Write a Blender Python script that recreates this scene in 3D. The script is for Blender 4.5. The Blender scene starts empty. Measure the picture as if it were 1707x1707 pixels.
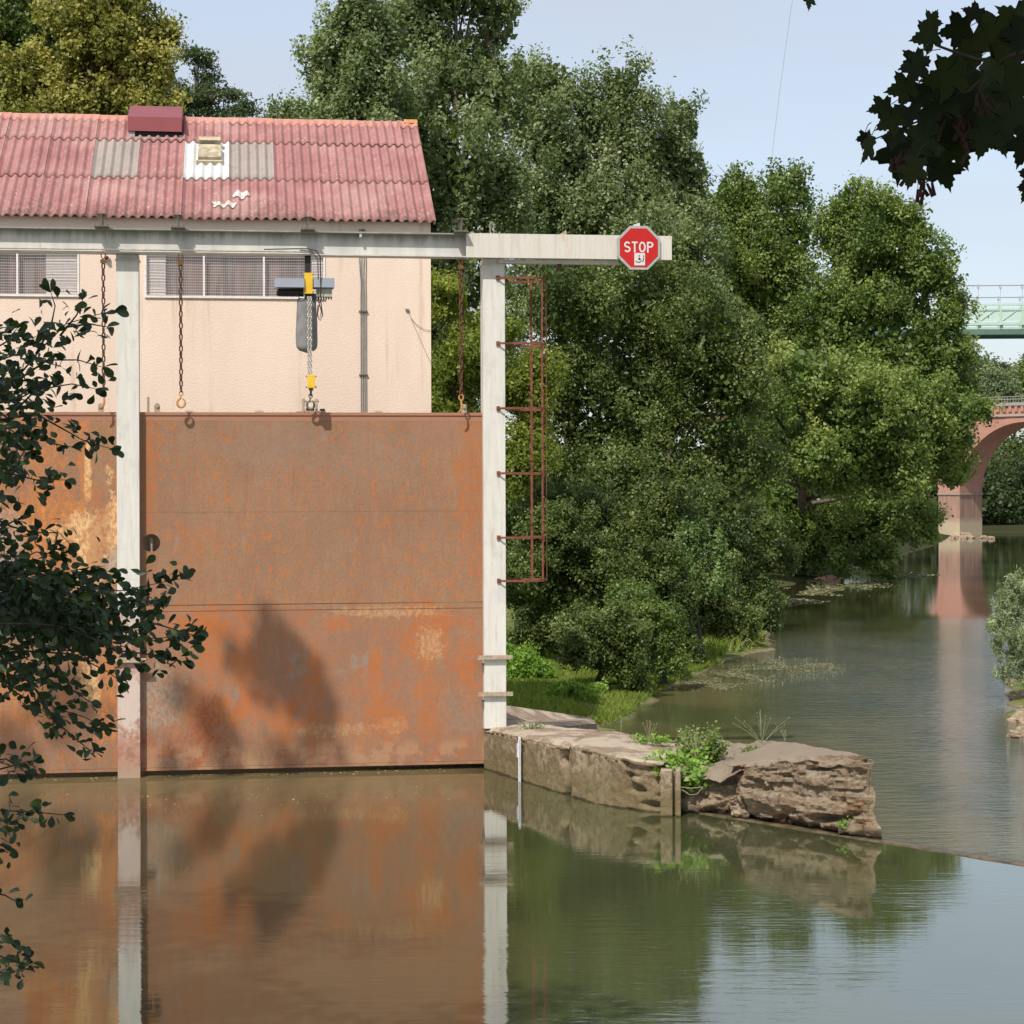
import bpy, bmesh, math, random
import numpy as np
from mathutils import Vector, Matrix, noise

R = math.radians
random.seed(7)
RNG = np.random.default_rng(11)
scene = bpy.context.scene
COL = scene.collection

# ------------------------------------------------------------------ camera
F, CX, CY, HC = 3300.0, 853.5, 820.0, 5.0        # focal length in photo pixels, principal point, eye height
cam_d = bpy.data.cameras.new("camera")
cam = bpy.data.objects.new("camera", cam_d)
COL.objects.link(cam)
scene.camera = cam
cam_d.sensor_width = 36
cam_d.sensor_fit = 'HORIZONTAL'
cam_d.lens = 36 * F / 1707.0
cam_d.shift_y = (CY - 853.5) / 1707.0
cam_d.clip_start = 0.1
cam_d.clip_end = 3000
CAM_R = (Matrix.Rotation(R(90), 4, 'X') @ Matrix.Rotation(R(-0.2), 4, 'Z'))
cam.matrix_world = Matrix.Translation((0, 0, HC)) @ CAM_R
CAM3 = CAM_R.to_3x3()
EYE = Vector((0, 0, HC))

# ------------------------------------------------------------------ world and sun
SUN = Vector((-0.252, -0.591, 0.766)).normalized()
world = bpy.data.worlds.new("World")
scene.world = world
world.use_nodes = True
wt = world.node_tree
wt.nodes.clear()
sky = wt.nodes.new('ShaderNodeTexSky')
sky.sky_type = 'NISHITA'
sky.sun_disc = False
sky.sun_elevation = math.asin(SUN.z)
sky.sun_rotation = math.atan2(SUN.x, SUN.y)
sky.altitude = 100
sky.air_density = 1.0
sky.dust_density = 1.5
sky.ozone_density = 1.6
bgn = wt.nodes.new('ShaderNodeBackground')
bgn.inputs['Strength'].default_value = 0.15
wo = wt.nodes.new('ShaderNodeOutputWorld')
veil = wt.nodes.new('ShaderNodeMix')          # thin high haze whitening the blue
veil.data_type = 'RGBA'
veil.inputs[0].default_value = 0.68
veil.inputs[7].default_value = (2.75, 2.85, 3.05, 1)
tcw = wt.nodes.new('ShaderNodeTexCoord'); mpw = wt.nodes.new('ShaderNodeMapping'); mpw.inputs['Scale'].default_value = (1.5, 1.5, 7)
nsw = wt.nodes.new('ShaderNodeTexNoise'); nsw.inputs['Scale'].default_value = 2.2; nsw.inputs['Detail'].default_value = 6
mrw = wt.nodes.new('ShaderNodeMapRange'); mrw.inputs['From Min'].default_value = .35; mrw.inputs['From Max'].default_value = .65
mrw.inputs['To Min'].default_value = .60; mrw.inputs['To Max'].default_value = .78
wt.links.new(tcw.outputs['Generated'], mpw.inputs[0]); wt.links.new(mpw.outputs[0], nsw.inputs['Vector'])
wt.links.new(nsw.outputs['Fac'], mrw.inputs['Value']); wt.links.new(mrw.outputs[0], veil.inputs[0])
wt.links.new(sky.outputs[0], veil.inputs[6])
wt.links.new(veil.outputs[2], bgn.inputs[0])
wt.links.new(bgn.outputs[0], wo.inputs[0])
sd = bpy.data.lights.new("sun", 'SUN')
sd.energy = 3.2
sd.angle = R(0.55)
sd.color = (1.0, 0.95, 0.87)
so = bpy.data.objects.new("sun", sd)
so.rotation_euler = SUN.to_track_quat('Z', 'Y').to_euler()
so.location = (0, 0, 60)
COL.objects.link(so)
scene.view_settings.view_transform = 'Standard'
scene.view_settings.look = 'None'
scene.view_settings.exposure = 0.62
scene.view_settings.gamma = 1.0
scene.view_settings.use_curve_mapping = False
scene.cycles.max_bounces = 6
scene.cycles.diffuse_bounces = 3
scene.cycles.glossy_bounces = 3
scene.cycles.transparent_max_bounces = 4

# ------------------------------------------------------------------ pixel -> place helpers
def ray(px, py):
    return (CAM3 @ Vector(((px - CX) / F, -(py - CY) / F, -1.0)))
def at(px, py, Y):                      # the point seen at a pixel, Y metres ahead
    d = ray(px, py)
    return EYE + d * (Y / d.y)
def onz(px, py, z):
    d = ray(px, py)
    return EYE + d * ((z - HC) / d.z)
RIVER = -0.4
O = onz(825, 1283, 0.0)                 # foot of the right post: origin of the weir frame
L_ = onz(215, 1297, 0.0)
TH = math.atan2(O.y - L_.y, O.x - L_.x)
UD = Vector((math.cos(TH), math.sin(TH), 0))
VD = Vector((-math.sin(TH), math.cos(TH), 0))
def W(u, v, z):
    return O + UD * u + VD * v + Vector((0, 0, z))
def uz(px, py, v=0.0):                  # pixel -> (u, z) on the facade plane v
    d = ray(px, py)
    p0 = O + VD * v
    t = (p0 - EYE).dot(VD) / d.dot(VD)
    p = EYE + d * t
    return ((p - O).dot(UD), p.z)

# ------------------------------------------------------------------ node helper
class NT:
    def __init__(s, name):
        s.m = bpy.data.materials.new(name)
        s.m.use_nodes = True
        s.t = s.m.node_tree
        s.t.nodes.clear()
        s.out = s.t.nodes.new('ShaderNodeOutputMaterial')
        s._c = None
    def n(s, kind, **kw):
        nd = s.t.nodes.new('ShaderNode' + kind)
        for k, v in kw.items():
            setattr(nd, k, v)
        return nd
    def set(s, sock, v):
        if isinstance(v, bpy.types.NodeSocket):
            s.t.links.new(v, sock)
        elif v is not None:
            if sock.type == 'RGBA' and len(v) == 3:
                v = (*v, 1)
            sock.default_value = v
    def co(s):
        if s._c is None:
            s._c = s.n('TexCoord').outputs['Object']
        return s._c
    def geo(s):
        return s.n('NewGeometry').outputs['Position']
    def mp(s, scale=(1, 1, 1), loc=(0, 0, 0), vec=None):
        m = s.n('Mapping')
        s.set(m.inputs['Vector'], vec or s.co())
        m.inputs['Scale'].default_value = scale
        m.inputs['Location'].default_value = loc
        return m.outputs[0]
    def noise(s, scale, detail=4, rough=0.55, vec=None, dist=0.0):
        n = s.n('TexNoise')
        s.set(n.inputs['Vector'], vec or s.co())
        n.inputs['Scale'].default_value = scale
        n.inputs['Detail'].default_value = detail
        n.inputs['Roughness'].default_value = rough
        n.inputs['Distortion'].default_value = dist
        return n.outputs['Fac']
    def vor(s, scale, vec=None, feature='F1'):
        n = s.n('TexVoronoi', feature=feature)
        s.set(n.inputs['Vector'], vec or s.co())
        n.inputs['Scale'].default_value = scale
        return n.outputs['Distance']
    def math(s, op, a, b=None, c=None, clamp=False):
        n = s.n('Math', operation=op, use_clamp=clamp)
        s.set(n.inputs[0], a)
        if b is not None: s.set(n.inputs[1], b)
        if c is not None: s.set(n.inputs[2], c)
        return n.outputs[0]
    def step(s, x, lo, hi):               # smooth 0..1 between lo and hi (hi may be < lo)
        n = s.n('MapRange', interpolation_type='SMOOTHSTEP')
        s.set(n.inputs['Value'], x)
        if lo <= hi:
            n.inputs['From Min'].default_value = lo; n.inputs['From Max'].default_value = hi
        else:
            n.inputs['From Min'].default_value = hi; n.inputs['From Max'].default_value = lo
            n.inputs['To Min'].default_value = 1.0; n.inputs['To Max'].default_value = 0.0
        return n.outputs[0]
    def mix(s, f, a, b, mode='MIX'):
        n = s.n('Mix', data_type='RGBA', blend_type=mode)
        s.set(n.inputs[0], f)
        s.set(n.inputs[6], a)
        s.set(n.inputs[7], b)
        return n.outputs[2]
    def ramp(s, f, stops):
        n = s.n('ValToRGB')
        e = n.color_ramp.elements
        while len(e) < len(stops): e.new(0.5)
        for i, (p, c) in enumerate(stops):
            e[i].position = p; e[i].color = (*c, 1)
        s.set(n.inputs[0], f)
        return n.outputs[0]
    def xyz(s, vec=None):
        n = s.n('SeparateXYZ')
        s.set(n.inputs[0], vec or s.co())
        return n.outputs
    def bump(s, h, strength=0.3, dist=0.02):
        n = s.n('Bump')
        s.set(n.inputs['Height'], h)
        n.inputs['Strength'].default_value = strength
        n.inputs['Distance'].default_value = dist
        return n.outputs[0]
    def spot(s, x, z, rx, rz, nz, amp=0.9, soft=0.35):   # noisy elliptical patch in local x,z
        m = s.mp((1 / rx, 0, 1 / rz), (-x / rx, 0, -z / rz))
        ln = s.n('VectorMath', operation='LENGTH')
        s.set(ln.inputs[0], m)
        d = s.math('ADD', ln.outputs['Value'], s.math('MULTIPLY', s.math('SUBTRACT', nz, 0.5), amp * 2))
        return s.step(d, 1.0 + soft, 1.0 - soft)
    def bsdf(s, color, rough=0.8, metal=0.0, normal=None, spec=0.3):
        b = s.n('BsdfPrincipled')
        s.set(b.inputs['Base Color'], color)
        s.set(b.inputs['Roughness'], rough)
        s.set(b.inputs['Metallic'], metal)
        b.inputs['Specular IOR Level'].default_value = spec
        if normal: s.t.links.new(normal, b.inputs['Normal'])
        return b.outputs[0]
    def done(s, shader):
        s.t.links.new(shader, s.out.inputs[0])
        return s.m

def simple(name, c, rough=0.7, metal=0.0, var=0.25, scale=12, spec=0.3, bump=0.0):
    n = NT(name)
    f = n.noise(scale, 5, 0.6)
    d = tuple(x * (1 - var) for x in c)
    b = n.bump(n.noise(scale * 5, 3), bump, 0.01) if bump else None
    return n.done(n.bsdf(n.mix(n.step(f, 0.3, 0.7), d, c), rough, metal, b, spec))

# ------------------------------------------------------------------ materials
def m_painted(name='painted_steel', foot=False, streak=1.0):
    n = NT(name)
    st = n.noise(1.0, 6, 0.65, n.mp((9, 9, 0.9)))
    fine = n.noise(30, 4, 0.6)
    col = n.mix(n.step(st, 0.35, 0.75), (0.60, 0.575, 0.52), (0.53, 0.50, 0.45))
    grime = n.step(n.noise(1.0, 6, 0.7, n.mp((13, 13, 1.0), (3, 1, 5))), 0.52, 0.68)
    col = n.mix(n.math('MULTIPLY', grime, 0.5 * streak), col, (0.36, 0.30, 0.22))
    blot = n.step(n.noise(2.2, 6, 0.7, n.mp(loc=(8, 3, 2))), .52, .66)
    col = n.mix(n.math('MULTIPLY', blot, .35), col, (0.40, 0.39, 0.36))
    spk = n.step(n.noise(22, 3, 0.7), 0.66, 0.72)
    col = n.mix(n.math('MULTIPLY', spk, 0.6), col, (0.33, 0.16, 0.08))
    if foot:
        z = n.xyz()[2]
        nz = n.noise(3.0, 6, 0.7, n.mp((2.5, 2.5, 0.8)))
        pink = n.step(n.math('ADD', z, n.math('MULTIPLY', nz, -2.2)), 2.6, 1.5)
        col = n.mix(pink, col, (0.36, 0.20, 0.145))
        fb = n.step(n.noise(6, 7, .75, n.mp((1, 1, .7), (2, 8, 1))), .46, .56)
        col = n.mix(n.math('MULTIPLY', n.math('MULTIPLY', pink, fb), .7), col, (0.24, 0.11, 0.065))
        w2 = n.spot(0.0, 1.75, 0.28, 0.55, n.noise(9, 5, 0.7), 1.3)
        col = n.mix(n.math('MULTIPLY', w2, .7), col, (0.56, 0.48, 0.42))
        w3 = n.step(n.math('ADD', z, n.math('MULTIPLY', nz, -0.6)), 0.45, 0.1)
        col = n.mix(w3, col, (0.34, 0.24, 0.17))
    return n.done(n.bsdf(col, 0.6, 0, n.bump(fine, 0.15, 0.005)))

def m_beam():
    n = NT('weathered_shaded_beam_paint')
    x, y, z = n.xyz()
    st = n.noise(1.0, 6, 0.65, n.mp((3.5, 3.5, 0.7)))
    col = n.mix(n.step(st, 0.3, 0.7), (0.55, 0.53, 0.48), (0.42, 0.41, 0.38))
    edge_noise = n.noise(1.0, 5, 0.7, n.mp((7, 7, 1.2)))
    top = n.step(n.math('ADD', z, n.math('MULTIPLY', edge_noise, 0.35)), 0.40, 0.60)
    col = n.mix(n.math('MULTIPLY', top, 0.75), col, (0.16, 0.16, 0.13))  # upper web darkened: flange shadow painted into the colour
    rust = n.step(n.noise(1.0, 6, 0.7, n.mp((12, 12, 2), (5, 0, 0))), 0.62, 0.72)
    col = n.mix(n.math('MULTIPLY', rust, 0.7), col, (0.38, 0.19, 0.09))
    return n.done(n.bsdf(col, 0.65, 0, n.bump(n.noise(40), 0.15, 0.004)))

def m_cant():
    n = NT('rust_streaked_white_paint')
    x, y, z = n.xyz()
    st = n.noise(1.0, 6, 0.7, n.mp((14, 14, 1.0)))
    col = n.mix(n.step(st, 0.4, 0.68), (0.56, 0.53, 0.47), (0.50, 0.44, 0.36))
    fine = n.step(n.noise(1.0, 5, 0.75, n.mp((40, 40, 3))), 0.58, 0.7)
    col = n.mix(n.math('MULTIPLY', fine, 0.45), col, (0.33, 0.25, 0.17))
    r = n.step(n.noise(1.0, 5, 0.6, n.mp((2.5, 2.5, 1.2), (4, 0, 0))), 0.6, 0.7)
    col = n.mix(n.math('MULTIPLY', r, 0.5), col, (0.50, 0.27, 0.13))
    return n.done(n.bsdf(col, 0.65, 0, n.bump(n.noise(40), 0.15, 0.004)))

WELD_Z = uz(520, 853, .19)[1]
def m_rustgate(name, kind):
    n = NT(name)
    x, y, z = n.xyz()
    big = n.noise(0.7, 5, 0.6, n.mp((1, 1, 0.8)))
    st = n.noise(1.0, 7, 0.68, n.mp((6.5, 6.5, 1.2)))
    fine = n.noise(26, 6, 0.7, n.mp((1.6, 1, 0.8)))
    mid = n.noise(2.6, 8, 0.66)
    tan = n.mix(n.step(big, 0.35, 0.65), (0.315, 0.182, 0.107), (0.262, 0.155, 0.097))
    tan = n.mix(n.math('MULTIPLY', n.step(st, 0.42, 0.62), 0.5), tan, (0.29, 0.135, 0.068))
    tan = n.mix(n.math('MULTIPLY', n.step(fine, 0.35, 0.7), 0.6), tan, (0.17, 0.10, 0.065))
    runs = n.step(n.noise(1.0, 6, 0.7, n.mp((11, 11, .55), (2, 3, 1))), .55, .68)
    tan = n.mix(n.math('MULTIPLY', n.math('MULTIPLY', runs, n.step(z, 3.6, 6.2)), .45), tan, (0.15, 0.095, 0.065))
    weld = n.step(n.math('ABSOLUTE', n.math('SUBTRACT', z, WELD_Z)), .012, .004)
    tan = n.mix(n.math('MULTIPLY', weld, .5), tan, (0.16, 0.085, 0.05))
    # bright orange flecks running down the plate
    fl = n.noise(1.0, 8, 0.78, n.mp((13, 13, 4.6), (2, 0, 1)))
    flm = n.math('MULTIPLY', n.step(fl, 0.525, 0.575), n.step(n.noise(0.9, 4, 0.6, n.mp((1, 1, 0.9), (7, 0, 3))), 0.36, 0.52))
    col = n.mix(n.math('MULTIPLY', flm, 0.7), tan, (0.43, 0.14, 0.04))
    grey = n.step(n.noise(1.0, 7, 0.7, n.mp((4.5, 4.5, 1.6), (11, 0, 2))), 0.56, 0.68)
    col = n.mix(n.math('MULTIPLY', grey, 0.3), col, (0.30, 0.235, 0.18))
    nz = n.noise(3.2, 9, 0.74)
    brk = n.math('ADD', 0.25, n.math('MULTIPLY', n.step(n.noise(11, 8, 0.78, n.mp((1.3, 1, .8), (4, 2, 1))), .46, .54), .75))
    nz2 = n.noise(7.5, 8, 0.76)
    def sp(px, py, rx, ry, colr, k=0.9, amp=0.9, soft=0.35, hf=False):
        amp = amp * 2.6; soft = 0.28; k = k * 0.9
        nonlocal col
        u, zz = uz(px, py, 0.13)
        m = n.spot(u - GATE_U[kind], zz, rx / 92.0, ry / 92.0, nz2 if hf else nz, amp, soft)
        m = n.math('MULTIPLY', m, brk)
        col = n.mix(n.math('MULTIPLY', m, k), col, colr)
    if kind == 'right':
        low = n.step(z, 2.98, 2.93)
        col = n.mix(n.math('MULTIPLY', low, 0.35), col, (0.27, 0.135, 0.085))
        og = (0.40, 0.125, 0.035); gr = (0.235, 0.195, 0.155); pale = (0.46, 0.27, 0.13); br = (0.27, 0.085, 0.04)
        lowo = n.math('MULTIPLY', low, n.step(n.noise(1.6, 8, 0.68, n.mp((1.3, 1, 1), (1, 5, 9))), 0.52, 0.60))
        col = n.mix(n.math('MULTIPLY', lowo, 0.45), col, (0.37, 0.12, 0.045))
        lowg = n.math('MULTIPLY', low, n.step(n.noise(1.1, 8, 0.7, n.mp((1.5, 1, 1), (8, 2, 4))), 0.57, 0.66))
        col = n.mix(n.math('MULTIPLY', lowg, 0.75), col, gr)
        sp(265, 1175, 40, 50, (0.30, 0.26, 0.20), 0.85)
        sp(320, 1040, 50, 25, og); sp(355, 1075, 22, 60, og); sp(405, 1090, 16, 90, og, 0.85, 0.8)
        sp(370, 1190, 60, 22, og, 0.9); sp(300, 1240, 70, 30, br, 0.8); sp(345, 1210, 25, 45, br, 0.9)
        sp(705, 1055, 42, 50, og); sp(718, 1075, 20, 26, pale, 0.9, 1.0, 0.35, True); sp(650, 1020, 90, 9, pale, 0.8, 0.9, 0.35, True)
        sp(560, 1040, 25, 12, og); sp(627, 1130, 12, 75, og, 0.9, 0.7); sp(655, 1210, 22, 14, pale, 0.9, 0.8, 0.35, True)
        sp(640, 1200, 35, 30, og, 0.8); sp(520, 1165, 16, 80, og, 0.7, 0.9); sp(475, 1205, 22, 35, og, 0.9, 0.9); sp(560, 1217, 60, 10, pale, 0.6, 1.0, 0.35, True)
        sp(720, 1180, 25, 60, og, 0.7); sp(780, 1120, 18, 80, og, 0.8); sp(775, 1190, 40, 40, gr, 0.5)
        sp(745, 720, 60, 30, (0.26, 0.155, 0.11), 0.6); sp(450, 740, 80, 45, (0.25, 0.175, 0.13), 0.6); sp(620, 760, 80, 40, (0.25, 0.17, 0.13), 0.5)
        sp(330, 900, 30, 30, og, 0.35, 1.3); sp(790, 800, 30, 120, og, 0.6, 1.0); sp(250, 800, 12, 120, og, 0.7, 1.0, 0.35, True)
        bot = n.step(z, 0.62, 0.4)
        col = n.mix(n.math('MULTIPLY', n.math('MULTIPLY', bot, n.step(mid, 0.45, 0.55)), 0.7), col, (0.36, 0.21, 0.12))
    else:
        og = (0.52, 0.18, 0.045); pale = (0.68, 0.44, 0.21); rb = (0.30, 0.11, 0.055)
        sp(85, 890, 110, 75, og, 0.9); sp(150, 870, 30, 16, pale, 0.9, 1.2, 0.4, True); sp(150, 935, 22, 60, pale, 0.95, 1.2, 0.4, True)
        sp(185, 900, 12, 80, pale, 0.9, 1.1, 0.4); sp(120, 890, 55, 22, pale, 0.6, 1.6, 0.5); sp(188, 940, 18, 26, (0.33, 0.28, 0.23), 0.95)
        sp(80, 750, 30, 60, og, 0.6, 1.2); sp(140, 760, 10, 90, og, 0.8, 1.0); sp(146, 790, 5, 50, pale, 0.9, 0.6)
        sp(165, 900, 18, 70, rb, 0.7, 1.0); sp(180, 1150, 18, 100, og, 0.8, 1.0); sp(150, 1135, 14, 30, pale, 0.9, 0.8)
        sp(10, 900, 30, 50, (0.33, 0.29, 0.24), 0.8); sp(20, 1180, 60, 60, og, 0.5); sp(10, 1250, 60, 40, (0.28, 0.16, 0.12), 0.6)
    top = n.step(z, 6.28, 6.30)
    col = n.mix(top, col, (0.33, 0.16, 0.10))
    h = n.math('ADD', n.math('MULTIPLY', mid, 0.8), n.math('MULTIPLY', fine, 0.35))
    return n.done(n.bsdf(col, 0.85, 0, n.bump(h, 0.55, 0.03), 0.15))

def m_stucco():
    n = NT('peach_stucco')
    x, y, z = n.xyz()
    st = n.noise(1.0, 5, 0.6, n.mp((1.4, 1.4, 0.35)))
    col = n.mix(n.step(st, 0.3, 0.7), (0.73, 0.585, 0.475), (0.68, 0.54, 0.435))
    dr = n.step(n.noise(1.0, 4, 0.6, n.mp((3, 3, 0.25), (3, 0, 0))), 0.60, 0.74)
    col = n.mix(n.math('MULTIPLY', dr, 0.65), col, (0.50, 0.38, 0.27))
    lowc = n.math('MULTIPLY', n.step(z, 6.7, 6.2), n.step(n.noise(6, 5), 0.5, 0.6))
    col = n.mix(n.math('MULTIPLY', lowc, 0.6), col, (0.60, 0.45, 0.36))
    return n.done(n.bsdf(col, 0.9, 0, n.bump(n.noise(22, 5, 0.6, n.mp((1, 1, 1.6))), 0.45, 0.02), 0.1))

def m_roof(name, c1, c2, dirt, lich=1.0):
    n = NT(name)
    x, y, z = n.xyz()                      # local: x along the eave, y up the slope
    f = n.noise(1.3, 6, 0.6)
    col = n.mix(n.step(f, 0.3, 0.7), c1, c2)
    v = n.noise(1.0, 6, 0.7, n.mp((18, 2.2, 1)))
    col = n.mix(n.math('MULTIPLY', n.step(v, 0.5, 0.72), 0.5), col, dirt)
    g = n.noise(8, 6, 0.75)
    edge = n.step(y, 1.1, 0.0)
    dm = n.step(n.math('ADD', n.math('ADD', g, n.math('MULTIPLY', edge, 0.15)), n.math('MULTIPLY', n.noise(1.1, 4, .6, n.mp(loc=(3, 7, 1))), .22)), 0.66, 0.84)
    col = n.mix(n.math('MULTIPLY', dm, 0.65), col, (0.13, 0.085, 0.075))
    fade = n.step(n.noise(0.8, 5, .65, n.mp(loc=(9, 2, 4))), .5, .66)
    col = n.mix(n.math('MULTIPLY', fade, .35), col, (0.46, 0.31, 0.27))
    li = n.math('MULTIPLY', n.step(n.noise(19, 4, 0.6), 0.60, 0.66), n.step(n.noise(1.7, 3), 0.42, 0.62))
    col = n.mix(n.math('MULTIPLY', li, 0.65 * lich), col, (0.58, 0.52, 0.44))
    return n.done(n.bsdf(col, 0.85, 0, n.bump(n.noise(30, 5), 0.3, 0.01), 0.15))

def m_concrete(name='old_concrete', wet=True):
    n = NT(name)
    p = n.geo()
    x, y, z = n.xyz(p)
    f = n.noise(1.2, 7, 0.65, p)
    g = n.noise(9, 7, 0.72, p)
    col = n.mix(n.step(f, 0.35, 0.65), (0.34, 0.265, 0.18), (0.23, 0.17, 0.105))
    col = n.mix(n.math('MULTIPLY', n.step(g, 0.45, 0.60), 0.8), col, (0.125, 0.09, 0.052))
    blob = n.step(n.noise(1.5, 7, 0.7, n.mp((1, 1, .6), (5, 5, 5), vec=p)), .50, .60)
    col = n.mix(n.math('MULTIPLY', blob, .5), col, (0.15, 0.105, 0.06))
    pale = n.step(n.noise(3.1, 8, 0.75, p), 0.56, 0.66)
    col = n.mix(n.math('MULTIPLY', pale, 0.55), col, (0.44, 0.34, 0.25))
    spk = n.step(n.noise(34, 3, 0.7, p), 0.6, 0.68)
    col = n.mix(n.math('MULTIPLY', spk, 0.55), col, (0.10, 0.075, 0.055))
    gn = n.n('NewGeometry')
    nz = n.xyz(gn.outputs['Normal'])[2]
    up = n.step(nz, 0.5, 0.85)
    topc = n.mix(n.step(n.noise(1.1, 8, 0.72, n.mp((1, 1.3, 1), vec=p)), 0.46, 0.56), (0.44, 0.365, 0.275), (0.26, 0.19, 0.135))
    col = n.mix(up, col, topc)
    if wet:
        wn = n.noise(2.5, 5, 0.6, n.mp((1, 1, 3), vec=p))
        moss = n.math('MULTIPLY', n.step(n.math('ADD', z, n.math('MULTIPLY', wn, -0.55)), 0.32, 0.0), 0.75)
        col = n.mix(moss, col, (0.155, 0.12, 0.06))
        w = n.step(n.math('ADD', z, n.math('MULTIPLY', wn, -0.12)), -0.02, -0.05)
        col = n.mix(w, col, (0.05, 0.04, 0.022))
    return n.done(n.bsdf(col, 0.9, 0, n.bump(n.math('ADD', g, n.math('MULTIPLY', n.noise(30, 5, 0.7, p), 0.6)), 0.8, 0.045), 0.15))

def m_rock():
    n = NT('eroded_masonry')
    p = n.geo()
    x, y, z = n.xyz(p)
    f = n.noise(1.7, 8, 0.7, n.mp((1, 1, 1.8), vec=p))
    g = n.noise(7, 8, 0.72, n.mp((1, 1, 1.7), vec=p))
    col = n.mix(n.step(f, 0.38, 0.62), (0.40, 0.305, 0.205), (0.26, 0.185, 0.12))
    col = n.mix(n.math('MULTIPLY', n.step(g, 0.52, 0.68), 0.7), col, (0.56, 0.47, 0.36))
    col = n.mix(n.math('MULTIPLY', n.step(g, 0.46, 0.36), 0.6), col, (0.17, 0.115, 0.08))
    org = n.step(n.noise(1.4, 6, 0.6, n.mp(loc=(4, 3, 2), vec=p)), 0.54, 0.66)
    col = n.mix(n.math('MULTIPLY', org, 0.65), col, (0.30, 0.135, 0.06))
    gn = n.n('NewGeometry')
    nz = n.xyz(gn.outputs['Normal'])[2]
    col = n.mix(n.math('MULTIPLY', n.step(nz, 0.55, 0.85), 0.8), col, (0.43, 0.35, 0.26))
    w = n.step(n.math('ADD', z, n.math('MULTIPLY', f, -0.35)), 0.0, -0.16)
    col = n.mix(w, col, (0.045, 0.032, 0.022))
    return n.done(n.bsdf(col, 0.92, 0, n.bump(n.math('ADD', g, n.math('MULTIPLY', n.noise(22, 7, 0.78, p), 0.8)), 1.0, 0.09), 0.12))

def m_brick():
    n = NT('pink_brick')
    x, y, z = n.xyz()
    f = n.noise(0.25, 6, 0.65)
    col = n.mix(n.step(f, 0.3, 0.7), (0.42, 0.225, 0.17), (0.36, 0.18, 0.135))
    rows = n.noise(1.0, 3, 0.6, n.mp((0.6, 0.6, 7)))
    col = n.mix(n.math('MULTIPLY', n.step(rows, 0.5, 0.65), 0.35), col, (0.30, 0.13, 0.10))
    st = n.noise(1.0, 5, 0.6, n.mp((1.2, 1.2, 0.2)))
    col = n.mix(n.math('MULTIPLY', n.step(st, 0.52, 0.7), 0.4), col, (0.26, 0.16, 0.12))
    return n.done(n.bsdf(col, 0.9))

def m_pierbase():
    n = NT('stained_pier_stone')
    x, y, z = n.xyz()
    st = n.noise(1.0, 6, 0.65, n.mp((1.6, 1.6, 0.25)))
    col = n.mix(n.step(st, 0.35, 0.65), (0.36, 0.21, 0.16), (0.23, 0.15, 0.115))
    lo = n.step(n.math('ADD', z, n.math('MULTIPLY', st, -1.4)), 1.6, 0.6)
    col = n.mix(lo, col, (0.40, 0.32, 0.215))
    return n.done(n.bsdf(col, 0.9))

def m_leaf(name, cols, trans=0.35, rough=0.55, spec=0.35):
    n = NT(name)
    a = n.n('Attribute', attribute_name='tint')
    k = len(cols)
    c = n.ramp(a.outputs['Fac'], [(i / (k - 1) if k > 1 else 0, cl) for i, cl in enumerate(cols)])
    p = n.bsdf(c, rough, 0, None, spec)
    tr = n.n('BsdfTranslucent')
    bright = n.mix(0.5, c, (0.9, 1.0, 0.3), 'MULTIPLY')
    n.set(tr.inputs['Color'], n.mix(1.0, c, (1.5, 1.6, 0.7), 'MULTIPLY'))
    ms = n.n('MixShader')
    ms.inputs[0].default_value = trans
    n.t.links.new(p, ms.inputs[1]); n.t.links.new(tr.outputs[0], ms.inputs[2])
    return n.done(ms.outputs[0])

def m_bark(name='grey_bark', c=(0.16, 0.13, 0.10)):
    n = NT(name)
    f = n.noise(1.0, 6, 0.7, n.mp((6, 6, 1.2)))
    return n.done(n.bsdf(n.mix(n.step(f, 0.35, 0.65), c, tuple(v * 0.45 for v in c)), 0.9, 0, n.bump(f, 0.5, 0.03)))

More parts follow.
